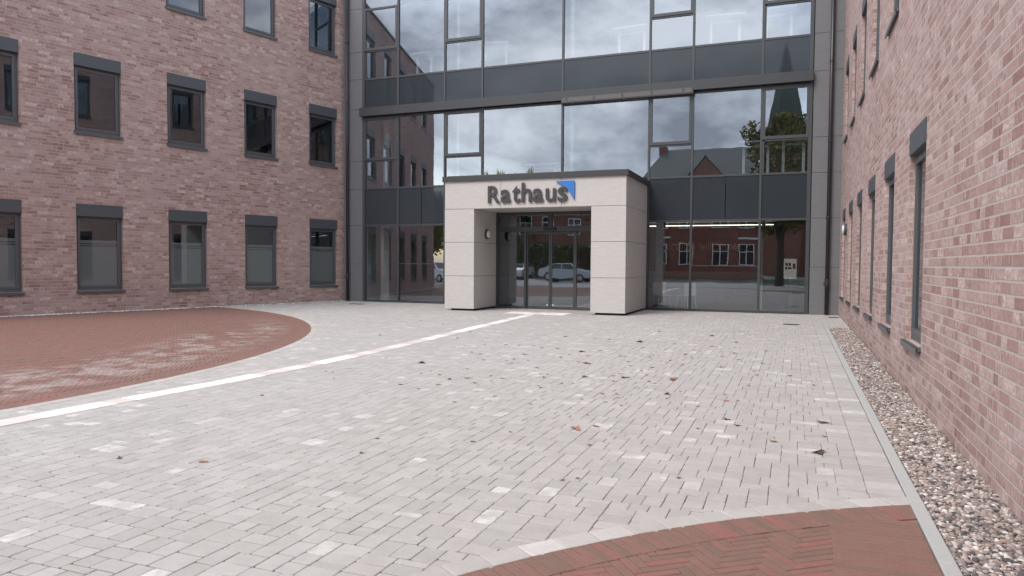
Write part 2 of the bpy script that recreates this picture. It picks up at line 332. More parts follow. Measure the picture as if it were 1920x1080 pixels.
# ------------------------------------------------------------------ brick wings
def wing(P, label, mat, umin, umax, ztop, wins, boxh, name='brick_building', depth=.066, back=9., sign=1, frost=False, slide=0):
    org = P(umin, 0, 0)
    root = empty(name, org, label, 'building', 'brick wings of the town hall')
    m = MB()
    us = sorted({umin, umax, *[w[0] for w in wins], *[w[1] for w in wins]})
    zs = sorted({-.08, ztop, *[w[2] for w in wins], *[w[3] for w in wins]})
    def q(a, uvs): m.quad(a if sign > 0 else a[::-1], uvs if sign > 0 else uvs[::-1])
    for i in range(len(us)-1):
        for j in range(len(zs)-1):
            uc, zc = (us[i]+us[i+1])/2, (zs[j]+zs[j+1])/2
            if any(w[0] < uc < w[1] and w[2] < zc < w[3] for w in wins): continue
            a = [(us[i], zs[j]), (us[i+1], zs[j]), (us[i+1], zs[j+1]), (us[i], zs[j+1])]
            q([P(x_, 0, z_) for x_, z_ in a], a)
    for (a, b, c, d) in wins:
        q([P(a, 0, c), P(a, 0, d), P(a, -depth, d), P(a, -depth, c)], [(a, c), (a, d), (a-depth, d), (a-depth, c)])
        q([P(b, 0, d), P(b, 0, c), P(b, -depth, c), P(b, -depth, d)], [(b, d), (b, c), (b+depth, c), (b+depth, d)])
        q([P(a, 0, d), P(b, 0, d), P(b, -depth, d), P(a, -depth, d)], [(a, d), (b, d), (b, d+depth), (a, d+depth)])
        q([P(b, 0, c), P(a, 0, c), P(a, -depth, c), P(b, -depth, c)], [(b, c), (a, c), (a, c-depth), (b, c-depth)])
    for uu, s_ in ((umin, 1), (umax, -1)):
        a = [P(uu, -back, -.08), P(uu, 0, -.08), P(uu, 0, ztop), P(uu, -back, ztop)]; uvs = [(uu-back, -.05), (uu, -.05), (uu, ztop), (uu-back, ztop)]
        q(a if s_ > 0 else a[::-1], uvs if s_ > 0 else uvs[::-1])
    a = [P(umin, -back, -.08), P(umax, -back, -.08), P(umax, -back, ztop), P(umin, -back, ztop)]
    q(a[::-1], [(0, 0)]*4)
    m.build('wall', mat, root)
    r_ = MB(); r_.quad([P(umin, -.02, ztop-.3), P(umax, -.02, ztop-.3), P(umax, -back+.02, ztop-.3), P(umin, -back+.02, ztop-.3)]); r_.build('roof', M_beam, root)
    cp = MB(); 
    for (ua, ub, wa, wb) in ((umin-.04, umax+.04, -.30, .05), (umin-.04, umin+.3, -back-.05, -.30)):
        pts = [P(x_, y_, z_) for z_ in (ztop, ztop+.08) for y_ in (wa, wb) for x_ in (ua, ub)]
        for f in ((0,2,3,1), (4,5,7,6), (0,1,5,4), (2,6,7,3), (0,4,6,2), (1,3,7,5)): cp.quad([pts[k] for k in f])
    cp.build('coping', M_beam, root)
    def pbox(mb, u0, u1, w0, w1, z0, z1):
        pts = [P(x_, y_, z_) for z_ in (z0, z1) for y_ in (w0, w1) for x_ in (u0, u1)]
        for f in ((0,2,3,1), (4,5,7,6), (0,1,5,4), (2,6,7,3), (0,4,6,2), (1,3,7,5)): mb.quad([pts[k] for k in f] if sign > 0 else [pts[k] for k in f][::-1])
    for k, (a, b, c, d) in enumerate(wins):
        zt = d-boxh
        fr = MB(); fw = .075; w0, w1 = -depth-.075, -depth+.006
        pbox(fr, a-.01, a+fw, w0, w1, c, zt); pbox(fr, b-fw, b+.01, w0, w1, c, zt)
        pbox(fr, a+fw, b-fw, w0, w1, c, c+fw+.01); pbox(fr, a+fw, b-fw, w0, w1, zt-fw+.02, zt+.02)
        # sash proud of the fixed frame
        g = .02; sw = .055
        a1, b1, c1, d1 = a+fw-.01, b-fw+.01, c+fw, zt-fw+.03
        pbox(fr, a1, a1+sw, w1-.035, w1+.012, c1, d1); pbox(fr, b1-sw, b1, w1-.035, w1+.012, c1, d1)
        pbox(fr, a1+sw, b1-sw, w1-.035, w1+.012, c1, c1+sw); pbox(fr, a1+sw, b1-sw, w1-.035, w1+.012, d1-sw, d1)
        wobj = fr.build('window', M_wframe, root)
        pn = MB(); wz = w1-.018
        A, B_, C_, D_ = a1+sw-.005, b1-sw+.005, c1+sw-.005, d1-sw+.005
        def pane(z0, z1): 
            pp = [P(A, wz, z0), P(B_, wz, z0), P(B_, wz, z1), P(A, wz, z1)]; return pp if sign > 0 else pp[::-1]
        fz = c + (zt-c)*.66
        if frost and d < 4:
            pn.quad(pane(fz+.04, D_)); fl = MB(); fl.quad(pane(C_, fz-.12)); fl.quad(pane(fz-.10, fz-.06)); fl.quad(pane(fz-.04, fz+.04)); pn.quad(pane(fz-.12, fz-.10)); pn.quad(pane(fz-.06, fz-.04))
            pn.build('pane', M_glassW, wobj); fl.build('frosted_film', M_frost, wobj)
        else:
            pn.quad(pane(C_, D_)); pn.build('pane', M_glassW, wobj)
        bx = MB(); pbox(bx, a+.004, b-.004, -depth+.008, .012, zt, d-.004); bx.build('shutter_box', M_box, wobj)
        si = MB(); pbox(si, a-.02, b+.02, -depth-.01, .045, c-.035, c-.006); pbox(si, a-.02, b+.02, .035, .047, c-.075, c-.006)
        pbox(si, a-.02, a-.016, -depth, .045, c-.006, c+.012); si.build('sill', M_sill, wobj)
    return root
def rooms(P, root, umin, umax, sign, wins, levels, back=4.5):
    """plain rooms behind the windows: floors, ceilings, back wall"""
    m = MB()
    q = lambda a: m.quad(a if sign > 0 else a[::-1])
    for z0, z1 in levels:
        q([P(umin+.2, -back, z0), P(umax-.2, -back, z0), P(umax-.2, -back, z1), P(umin+.2, -back, z1)])
        q([P(umin+.2, -.30, z0), P(umax-.2, -.30, z0), P(umax-.2, -back, z0), P(umin+.2, -back, z0)])
        q([P(umin+.2, -back, z1), P(umax-.2, -back, z1), P(umax-.2, -.30, z1), P(umin+.2, -.30, z1)])
        u = umin+.2
        for k in range(int((umax-umin)/2.45)+1):
            u = wins[0][0]-.55+2.44*k*1.0
            if k % 2 == 0 and umin < u < umax: m.quad([P(u, -.3, z0), P(u, -back, z0), P(u, -back, z1), P(u, -.3, z1)])
    m.build('room', M_intw, root)
winsL = [(5.71+2.445*k, 6.92+2.445*k-.03*(k > 0), z0, z1) for k in range(-1, 5) for z0, z1 in ((.64, 2.915), (4.79, 6.81), (8.66, 10.7))]
wl = wing(LP, 'darker red-brown brick wing with gridded windows, on the left of the glass entrance front', M_brickL, 1.35, 16.98, 11.4, winsL, .32, frost=True, depth=.105)
rooms(LP, wl, 1.35, 16.98, 1, winsL, ((.02, 3.1), (3.9, 7.0), (7.8, 10.8)))
winsR = [(8.25+2.445*k, 9.33+2.445*k, z0, z1) for k in range(6) for z0, z1 in ((.594, 2.915), (4.77, 6.81), (8.66, 10.7))]
wr = wing(RP, 'rosy brick wing running close past the camera along the pebble strip', M_brickR, -2.0, 22.69, 11.15, winsR, .25, sign=-1)
rooms(RP, wr, -2, 22.6, -1, winsR, ((.02, 3.1), (3.9, 7.0), (7.8, 10.8)))

# ------------------------------------------------------------------ glass front
gb = empty('glass_building', (-7.1, YF, 0), 'three-storey glass curtain wall front with grey metal beams behind the white entrance', 'building')
E_ = [-14.68, -13.25, -11.40, -9.98, -7.13, -4.30, -2.98, -.985, .34]
ZT = 11.6
# cladding panels beside the glass
joints = [0, 1.38, 2.79, 4.10, 5.12, 7.0, 8.07, 9.05, 10.6, ZT]
for a, b, d in ((-16.4, -15.42, 0), (-15.41, -14.74, 0), (.41, .86, 0), (.867, 1.26, 0)):
    m = MB()
    for j in range(len(joints)-1): m.box(a+.004, b-.004, YF-.02, YF+.05, joints[j]+.005, joints[j+1]-.005)
    m.build('cladding_panel', M_panel, gb)
for a, b in ((-16.4, -14.70), (.37, 1.26)):
    m = MB(); m.box(a, b, YF+.092, YF+.3, 0, ZT); m.build('backing_wall', M_joint, gb)
# spandrels
for z0, z1, extra in ((2.80, 4.09, True), (7.0, 8.03, False)):
    for i in range(8):
        a, b = E_[i], E_[i+1]
        cuts = [a, b]
        if extra and i == 1: cuts = [a, -12.32, b]
        if extra and i == 6: cuts = [a, -1.98, b]
        m = MB()
        for j in range(len(cuts)-1): m.box(cuts[j]+.012, cuts[j+1]-.012, YF-.012, YF+.04, z0+.01, z1-.01)
        m.build('spandrel_panel', M_span, gb)
rpn = random.Random(2)
def pane_obj(x0, x1, z0, z1, mat, y=YF+.01, parent=None):
    ax, az = rpn.uniform(-.0016, .0016), rpn.uniform(-.0016, .0016); Y_ = lambda X, Z: y+ax*(X-(x0+x1)/2)+az*(Z-(z0+z1)/2)
    m = MB(); m.quad([(X, Y_(X, Z), Z) for X, Z in ((x0, z0), (x1, z0), (x1, z1), (x0, z1))]); return m.build('window_pane', mat, parent or gb)
# mullions: slim verticals over the whole height, one mesh each
for i, x_ in enumerate(E_):
    m = MB()
    for z0, z1 in ((0, 6.7), (7.0, ZT)):
        if -9.8 < x_ < -4.4: z0 = max(z0, 4.02)
        w = .05 if i in (0, 8) else .032
        m.box(x_-w, x_+w, YF-.045, YF+.09, z0, z1)
    m.build('mullion', M_frame, gb)
# transoms
for z_, xs in ((.04, ((-14.63, -9.9), (-4.30, .29))), (2.775, ((-14.63, -9.9), (-4.30, .29))), (4.115, ((-14.63, -9.9), (-4.30, .29))), (8.045, ((-14.63, .29),)), (6.66, ((-14.63, -7.1), (-2.95, .29)))):
    for a, b in xs:
        m = MB(); m.box(a, b, YF-.03, YF+.088, z_-.03, z_+.03); m.build('transom', M_frame, gb)
for a, b in ((-13.2, -11.43), (-2.94, -1.02)):
    m = MB(); m.box(a, b, YF-.02, YF+.06, 1.385, 1.41); m.build('transom', M_frame, gb)
# casement bays
for i in (0, 2, 5, 7):
    a, b = E_[i], E_[i+1]
    for zb, zt in ((4.145, 6.63), (8.075, ZT-.6)):
        zm = zb+.98
        fr = MB(); y0, y1 = YF-.055, YF+.05
        fa, fb = a+.033, b-.033; fw = .07
        top = zt if zt < 7 else zm+1.5
        fr.box(fa, fa+fw, y0, y1, zm, top); fr.box(fb-fw, fb, y0, y1, zm, top); fr.box(fa+fw, fb-fw, y0, y1, zm, zm+fw+.02); fr.box(fa+fw, fb-fw, y0, y1, top-fw, top)
        if i in (0, 7): fr.box(fa, fa+.05, YF-.03, y1, zb, zm)
        fr.box(fa, fb, YF-.03, y1, zm-.05, zm-.004)
        cz = fr.build('casement_window', M_frame, gb)
        pane_obj(fa+fw-.004, fb-fw+.004, zm+fw, top-fw, M_glass, YF-.02, cz)
        pane_obj(fa, fb, zb, zm-.05, M_glass)
        if zt > 7: pane_obj(fa, fb, top, ZT, M_glass)
for i in (1, 3, 4, 6):
    a, b = E_[i]+.03, E_[i+1]-.03
    pane_obj(a, b, 4.145, 6.64 if i != 4 else 6.6, M_glass); pane_obj(a, b, 8.075, ZT, M_glass)
for i in (0, 1, 2, 5, 6, 7):
    a, b = E_[i]+.03, E_[i+1]-.03
    if i == 2: b = -9.9
    if i in (1, 6): pane_obj(a, b, .07, 1.385, M_glassG); pane_obj(a, b, 1.41, 2.745, M_glassG)
    else: pane_obj(a, b, .07, 2.745, M_glassG)
m = MB(); m.box(-14.76, .40, YF-.2, YF+.1, 6.705, 7.0); m.build('beam', M_beam, gb)
m = MB(); m.box(-14.72, .38, YF-.015, YF+.02, 6.985, 7.012); m.build('beam_flashing', M_frame, gb)
xs = [-7.10, -6.93, -6.03, -5.11, -4.19, -3.24, -2.96]
for j in range(6):
    m = MB(); m.box(xs[j]+.035, xs[j+1]-.035, YF-.235, YF-.05, 6.63, 6.765); m.build('trickle_vent', M_beige, gb, bevel=.004)
m = MB(); m.box(-7.12, -2.95, YF-.225, YF+.0, 6.60, 6.79); m.build('vent_rail', M_frame, gb)
# interior
iw = MB()
for z0, z1 in ((0, 2.95), (3.85, 6.85), (7.75, 10.6)):
    iw.quad([(-14.7, 28, z0), (.36, 28, z0), (.36, 28, z1), (-14.7, 28, z1)])
    iw.quad([(-14.7, YF+.1, z1), (.36, YF+.1, z1), (.36, 28, z1), (-14.7, 28, z1)])
    for x_ in (-14.66, .34): iw.quad([(x_, YF+.1, z0), (x_, 28, z0), (x_, 28, z1), (x_, YF+.1, z1)])
iw.box(-14.3, -13.95, 23.2, 23.5, .0, 2.95); iw.box(-4.26, -4.0, 23.9, 24.2, 0, 2.95)
iw.box(-14.25, -14.0, 23.3, 23.5, 3.85, 6.85); iw.box(-6.98, -6.85, 23, 25.5, 3.85, 6.85); iw.box(-6.98, -6.85, 23, 25.5, 7.75, 10.6); iw.box(-11.1, -11.0, 23, 25.5, 3.85, 6.85); iw.box(-11.1, -11.0, 23, 25.5, 7.75, 10.6)
iw.box(-1.0, -.95, 24.5, 28, 0, 2.95)
iw.build('interior_wall', M_intw, gb)
fl = MB()
for z in (.004, 3.86, 7.76): fl.quad([(-14.7, YF+.1, z), (.36, YF+.1, z), (.36, 28, z), (-14.7, 28, z)])
fl.build('interior_floor', M_intf, gb)
sb = MB(); sb.box(-14.7, .36, YF+.1, YF+.12, 2.95, 3.85); sb.box(-14.7, .36, YF+.1, YF+.12, 6.85, 7.75); sb.box(-16.4, 1.26, YF+.3, 28.1, ZT-.05, ZT); sb.build('floor_slab', M_joint, gb)
lm = MB(); lm.box(-5.0, -.7, 26.5, 26.56, 2.815, 2.84); lm.build('ceiling_light', M_lum, gb)

def text_mesh(ch, name, x0, x1, z0, z1, y, depth, mat, parent, bold=.02, seg=6):
    """one glyph (or word) fitted to a rectangle in the facade plane"""
    cu = bpy.data.curves.new(name, 'FONT'); cu.body = ch; cu.extrude = .5; cu.offset = bold; cu.resolution_u = seg
    t = bpy.data.objects.new(name, cu); COL.objects.link(t)
    me = bpy.data.meshes.new_from_object(t.evaluated_get(bpy.context.evaluated_depsgraph_get())); me.name = name
    bpy.data.objects.remove(t)
    V = np.empty(len(me.vertices)*3, np.float32); me.vertices.foreach_get('co', V); V = V.reshape(-1, 3)
    lo, hi = V.min(0), V.max(0); pm = parent.matrix_basis.translation
    W = np.empty_like(V); W[:, 0] = x0+(V[:, 0]-lo[0])/(hi[0]-lo[0])*(x1-x0)-pm[0]
    W[:, 2] = z0+(V[:, 1]-lo[1])/(hi[1]-lo[1])*(z1-z0)-pm[2]; W[:, 1] = y-V[:, 2]*depth-pm[1]
    me.vertices.foreach_set('co', W.ravel()); me.materials.clear(); me.materials.append(mat); me.update()
    o = bpy.data.objects.new(name, me); COL.objects.link(o); o.parent = parent; return o

# ------------------------------------------------------------------ entrance portal
PF = 19.65
pt = empty('entrance_portal', (-7.1, PF, 0), 'white stone-clad porch with dark cap standing around the sliding entrance doors', 'porch')
g = .011
def clad(x0, x1, y0, y1, z0, z1, name='cladding_panel'):
    m = MB(); m.box(x0, x1, y0, y1, z0, z1); return m.build(name, M_stone, pt, bevel=.003)
zj = [.06, 1.045, 2.055, 3.045, 3.87]
T_ = .03
for j in range(3):
    for a, b in ((-9.87, -8.905), (-5.315, -4.33)):
        clad(a, b, PF, PF+T_, zj[j]+g/2, zj[j+1]-g/2)
    for x_ in (-4.33-T_, -8.905-T_, -5.315, -9.87):
        clad(x_+.0, x_+T_, PF+T_+.002, 21.37 if x_ in (-8.905-T_, -5.315) else YF-.05, zj[j]+g/2, zj[j+1]-g/2)
for a, b in ((-9.87, -8.05), (-8.05, -6.19), (-6.19, -4.33)): clad(a+g/2, b-g/2, PF, PF+T_, 3.045+g/2, 3.87)
for x_ in (-4.33-T_, -9.87): clad(x_, x_+T_, PF+T_+.002, YF-.05, 3.045+g/2, 3.87)
clad(-8.9, -5.32, PF+T_+.002, 21.37, 3.045, 3.075, 'soffit')
m = MB(); 
for a, b in ((-9.84, -8.94), (-5.28, -4.36)): m.box(a, b, PF+T_+.001, YF-.06, .07, 3.86)
m.box(-8.93, -5.29, PF+T_+.001, YF-.06, 3.08, 3.86); m.build('core', M_joint, pt)
m = MB(); 
for a, b in ((-9.70, -9.02), (-5.20, -4.44)): m.box(a, b, PF+.12, YF-.1, -.0, .062)
m.build('plinth', M_joint, pt)
m = MB(); m.box(-9.93, -4.27, PF-.06, YF-.05, 3.87, 4.02); m.build('cap', M_beam, pt, bevel=.006)
# doors
DY = 21.40
dr = MB(); dr.box(-8.90, -8.84, DY-.03, DY+.09, 0, 3.03); dr.box(-5.38, -5.32, DY-.03, DY+.09, 0, 3.03)
dr.box(-8.84, -5.38, DY-.03, DY+.09, 2.955, 3.04); dr.box(-8.84, -5.38, DY-.05, DY+.12, 2.43, 2.585); dr.box(-7.17, -7.03, DY-.03, DY+.09, 2.585, 2.955)
dr.box(-7.96, -7.89, DY-.01, DY+.09, 0, 2.43); dr.box(-6.31, -6.24, DY-.01, DY+.09, 0, 2.43); dr.box(-8.84, -7.96, DY-.02, DY+.09, 0, .07); dr.box(-6.24, -5.38, DY-.02, DY+.09, 0, .07)
fd = dr.build('door_frame', M_frame, pt)
for a, b in ((-8.84, -7.96), (-6.24, -5.38)): pane_obj(a, b, .07, 2.43, M_glassG, DY+.03, pt)
for a, b in ((-8.84, -7.17), (-7.03, -5.38)): pane_obj(a, b, 2.585, 2.955, M_glassG, DY+.03, pt)
for a, b in ((-7.89, -7.105), (-7.095, -6.31)):
    m = MB(); w = .045; y0, y1 = DY+.05, DY+.10
    m.box(a, a+w, y0, y1, .01, 2.42); m.box(b-w, b, y0, y1, .01, 2.42); m.box(a+w, b-w, y0, y1, .01, .08); m.box(a+w, b-w, y0, y1, 2.36, 2.42)
    sdoor = m.build('sliding_door', M_frame, pt); pane_obj(a+w, b-w, .08, 2.36, M_glassG, DY+.075, sdoor)
    h = MB(); c = a+.09 if a > -7.5 else b-.09; h.box(c-.03, c+.03, DY+.045, DY+.055, .12, .15); h.build('floor_clip', M_white, sdoor)
m = MB(); m.box(-7.27, -6.90, DY-.13, DY-.05, 2.47, 2.545); m.build('door_sensor', M_black, pt, bevel=.02)
# lettering on the porch
sg = empty('lettering', (-7.2, PF-.04, 3.2), 'dark raised word Rathaus on the white lintel above the doors', 'sign')
for ch, x0, x1, z0, z1 in (('R', -8.44, -8.055, 3.195, 3.695), ('a', -8.034, -7.72, 3.19, 3.578), ('t', -7.668, -7.425, 3.19, 3.673), ('h', -7.385, -7.065, 3.195, 3.755), ('a', -7.034, -6.717, 3.185, 3.578), ('u', -6.65, -6.34, 3.19, 3.572), ('s', -6.288, -5.995, 3.185, 3.60)):
    text_mesh(ch, 'letter', x0, x1, z0, z1, PF-.045, .03, M_let, sg, .020)
lg = MB()
tri = [(-6.36, 3.768), (-5.80, 3.768), (-5.80, 3.225), (-6.02, 3.57)]
F0 = [(a, PF-.055, b) for a, b in tri]; F1 = [(a, PF-.025, b) for a, b in tri]
lg.quad(F0[::-1]); lg.quad(F1)
for k in range(4): lg.quad([F0[k], F0[(k+1) % 4], F1[(k+1) % 4], F1[k]])
tag(lg.build('logo', M_blue, None, (-6, PF-.04, 3.5)), 'blue triangular corner mark at the upper right of the word Rathaus', 'emblem')

# bulkhead lamps
def wall_lamp(loc, rz, label):
    t = empty('wall_lamp', loc, label, 'lamp', 'round wall lamps', rz)
    T0 = Matrix.Translation(loc) @ Matrix.Rotation(rz, 4, 'Z')      # local +X looks away from the wall
    m = MB(); m.tube([(0, 0, 0), (.05, 0, 0), (.065, 0, 0)], [.15, .15, .14], 32, T=T0); m.build('housing', M_frame, t, smooth=False)
    m = MB(); m.tube([(.06, 0, 0), (.085, 0, 0), (.1, 0, 0), (.106, 0, 0)], [.118, .112, .085, .03], 32, T=T0); m.build('lens', M_white, t, smooth=True)
wall_lamp((-8.902, 20.58, 2.325), 0, 'round lamp on the inner side of the porch, left of the doors')
wall_lamp((1.197, 19.95, 2.33), math.pi, 'round lamp on the rosy brick wall between the farthest windows')
# downpipes
def downpipe(x_, label):
    t = empty('downpipe', (x_, YF-.12, 0), label, 'downpipe', 'rainwater pipes at the facade corners')
    m = MB(); m.tube([(x_, YF-.12, .02), (x_, YF-.12, ZT)], .052, 16); m.build('pipe', M_pipe, t, smooth=True)
    for z in (1.0, 2.79, 5.0, 7.2, 9.4):
        m = MB(); m.tube([(x_, YF-.12, z), (x_, YF-.12, z+.05)], .062, 16); m.box(x_-.012, x_+.012, YF-.07, YF-.02, z+.01, z+.04); m.build('bracket', M_pipe, t)
    m = MB(); m.tube([(x_, YF-.12, .85), (x_, YF-.12, 1.02)], .066, 16); m.box(x_-.09, x_-.05, YF-.16, YF-.1, .86, .93); m.build('cleaning_sleeve', M_pipe, t)
downpipe(-15.33, 'dark downpipe beside the darker brick wing, on the grey panels')
downpipe(.875, 'dark downpipe beside the rosy brick wing, on the grey panels')

# ------------------------------------------------------------------ ground
m = MB(); m.quad([(-700, -700, -.03), (700, -700, -.03), (700, 700, -.03), (-700, 700, -.03)]); tag(m.build('ground', simple('far ground', (.10,.115,.06), .95, 0, .25, .2)), 'flat ground', kind='structure')
m = MB(); m.quad([(-34, -.5, -.0095), (1.25, -.5, -.0095), (1.25, 22.75, -.0095), (-34, 22.75, -.0095)]); tag(m.build('joint_bed', M_bed), 'sandy bed between the pavers', kind='structure')
C1, R1 = (-20.37, 4.84), 13.38
C2, R2 = (3.55, -.375), 5.94
XK = .668
def clipr(A_, rim):
    (cx, cy), r_ = rim; d = A_-np.array([cx, cy]); l = np.linalg.norm(d, axis=2, keepdims=True)
    return np.where(l > r_, np.array([cx, cy])+d*(r_/np.maximum(l, 1e-6)), A_)
def pavers(name, mat, rects, gap, z=0., bev=.006, drop=.006, kind='structure', label=None, rim=None, xmax=None, nclip=0, jit=0., chip=0.):
    """rects: array (n,4,2) of corner points; makes a bevelled slab top per paver"""
    V = []; F = []
    P = np.asarray(rects, float)
    c = P.mean(1, keepdims=True)
    e1 = P[:, 1]-P[:, 0]; e2 = P[:, 3]-P[:, 0]
    l1 = np.linalg.norm(e1, axis=1, keepdims=True)[:, None]; l2 = np.linalg.norm(e2, axis=1, keepdims=True)[:, None]
    u1 = e1[:, None]/l1; u2 = e2[:, None]/l2
    s1 = np.array([-1, 1, 1, -1.])[None, :, None]; s2 = np.array([-1, -1, 1, 1.])[None, :, None]
    rs = np.random.RandomState(3); g = gap*(.6+.8*rs.rand(len(P), 1, 1))
    g2 = g*(2. if chip else 1.)
    out = P-u1*s1*g/2-u2*s2*g2/2; inn = P-u1*s1*(g/2+bev)-u2*s2*(g2/2+bev)
    tilt = (rs.rand(len(P), 1)-.5)*.0018
    n = len(P)
    if jit:
        J_ = (rs.rand(n, 4, 2)-.5)*2*jit; out += J_; inn += J_*1.2
    if rim: 
        for A_ in (out, inn): A_[:] = clipr(A_, rim)
    if xmax is not None:
        for A_ in (out, inn): A_[:nclip, :, 0] = np.minimum(A_[:nclip, :, 0], xmax)
    if chip:
        # worn corners: every outline gets eight points
        def octo(Q, cc):
            nx_ = np.roll(Q, -1, 1)-Q; pv_ = np.roll(Q, 1, 1)-Q
            nx_ /= np.linalg.norm(nx_, axis=2, keepdims=True); pv_ /= np.linalg.norm(pv_, axis=2, keepdims=True)
            return np.stack([Q+pv_*cc[0], Q+nx_*cc[1]], 2).reshape(n, 8, 2)
        cc = (chip*(.35+1.3*rs.rand(n, 4, 1)**2), chip*(.35+1.3*rs.rand(n, 4, 1)**2))
        inn, out = octo(inn, cc), octo(out, cc); k8 = 8
        vi = np.concatenate([inn, np.zeros((n, 8, 1))], 2); vi[:, :, 2] = z+tilt
        vo = np.concatenate([out, np.zeros((n, 8, 1))], 2); vo[:, :, 2] = z-.0025+tilt
        vb = vo.copy(); vb[:, :, 2] = z-.012
        V = np.concatenate([vi, vo, vb], 1).reshape(-1, 3)
        b = (np.arange(n)*24)[:, None, None]
        f = np.array([[0, 1, 2, 7], [7, 2, 3, 6], [6, 3, 4, 5]]+[[k+8, (k+1) % 8+8, (k+1) % 8, k] for k in range(8)]+[[k+16, (k+1) % 8+16, (k+1) % 8+8, k+8] for k in range(8)])
        return np_mesh(name, V, (b+f[None]).reshape(-1, 4), mat, label, kind)
    vi = np.concatenate([inn, np.zeros((n, 4, 1))], 2); vi[:, :, 2] = z+tilt
    vo = np.concatenate([out, np.zeros((n, 4, 1))], 2); vo[:, :, 2] = z-.0025+tilt
    vb = vo.copy(); vb[:, :, 2] = z-.012
    V = np.concatenate([vi, vo, vb], 1).reshape(-1, 3)
    b = (np.arange(n)*12)[:, None, None]
    f = np.array([[0, 1, 2, 3]]+[[k+4, (k+1) % 4+4, (k+1) % 4, k] for k in range(4)]+[[k+8, (k+1) % 4+8, (k+1) % 4+4, k+4] for k in range(4)])
    F = (b+f[None]).reshape(-1, 4)
    return np_mesh(name, V, F, mat, label, kind)
def arc_clip(P, keep):
    m_ = keep(P[:, :, 0], P[:, :, 1]); return P, m_
# left wall line in plan
def wall_dist(x, y): return x*LN.x+y*LN.y-LO.dot(LN)           # >0 on the court side
RING = .15
# grey pavers: random mix of three sizes on a 7 cm grid
U = .058
x0g, y0g = -21.0, 1.2
XKi = XK-.21
nx = int((XKi-x0g)/U); ny = int((YF-y0g)/U)
x0g = XKi-nx*U
occ = np.zeros((nx, ny), bool)
gx = x0g+(np.arange(nx)+.5)*U; gy = y0g+(np.arange(ny)+.5)*U
GX, GY = np.meshgrid(gx, gy, indexing='ij')
d1 = np.hypot(GX-C1[0], GY-C1[1]); d2 = np.hypot(GX-C2[0], GY-C2[1]); wd = GX*LN.x+GY*LN.y-LO.dot(LN)
skip = (d1 < R1+.02) | (d2 < R2+.02) | (wd < .1)
occ |= skip
own = np.zeros((nx, ny), int)
sizes = [(2, 3)]*4+[(2, 2)]*4+[(3, 2)]*6+[(3, 3)]*2+[(4, 2)]*2+[(3, 1)]+[(4, 3)]
rects = []
rp = random.Random(11)
for j in range(ny):
    for i in range(nx):
        if occ[i, j]: continue
        # free run to the right in this row
        run = 1
        while i+run < nx and run < 5 and not occ[i+run, j]: run += 1
        cand = [s_ for s_ in sizes if s_[0] <= run and run-s_[0] != 1 and j+s_[1] <= ny]
        if not cand: cand = [(min(run, 3), rp.choice((1, 2)))] if j+2 <= ny else [(min(run, 2), 1)]
        best = None
        for _ in range(12):
            q_ = rp.choice(cand); sc_ = rp.random()*.8; xr = i+q_[0]; k_ = 1
            while xr < nx and j-k_ >= 0 and k_ < 14 and own[xr, j-k_] != own[xr-1, j-k_]: k_ += 1
            sc_ += max(0, k_-3)*.9
            if best is None or sc_ < best[0]: best = (sc_, q_)
        w, h = best[1]
        while occ[i:i+w, j:j+h].any() and h > 1: h -= 1
        occ[i:i+w, j:j+h] = True; own[i:i+w, j:j+h] = len(rects)+1
        rects.append((x0g+i*U, y0g+j*U, x0g+(i+w)*U, y0g+(j+h)*U))
A = np.array(rects); PV = np.stack([A[:, [0, 1]], A[:, [2, 1]], A[:, [2, 3]], A[:, [0, 3]]], 1)
# edge course along the kerb
ys = np.arange(1.2, YF, .14); edge = []
for y in ys:
    if np.hypot(XK-.1-C2[0], y+.07-C2[1]) > R2+.05: edge.append([(XKi, y), (XK, y), (XK, y+.14), (XKi, y+.14)])
# strip north of the pebble bed, up to the wall
for y in np.arange(18.1, YF, .14):
    for x in (XK, XK+.14, XK+.28, XK+.42): edge.append([(x, y), (x+.14, y), (x+.14, y+.14), (x, y+.14)])
PV = np.concatenate([PV, np.array(edge)])
pavers('pavement', M_pave, PV, .0030, jit=.0018, bev=.0035, chip=.0085, label='light grey concrete block paving of the forecourt')
# border rings (laid 3 mm proud so they cover the cut ends of the field)
def ring(C, r_in, r_out, step, keep):
    out = []; n = int(2*math.pi*r_in/step)
    for k in range(n):
        a, b = 2*math.pi*k/n, 2*math.pi*(k+1)/n
        q = [(C[0]+r_*math.cos(t), C[1]+r_*math.sin(t)) for r_, t in ((r_in, a), (r_in, b), (r_out, b), (r_out, a))]
        cx, cy = q[0]
        if keep(cx, cy): out.append(q[::-1])
    return out
rg = ring(C1, R1, R1+RING, .21, lambda x, y: wall_dist(x, y) > .25 and x > -21 and y > .8) + ring(C2, R2, R2+RING, .21, lambda x, y: x < XK+.15 and y > 1)
P_ = np.array(rg)
pavers('paver_border', M_ring, P_, .005, z=.003, chip=.007, label='curved rows of light grey edging pavers round the red areas')
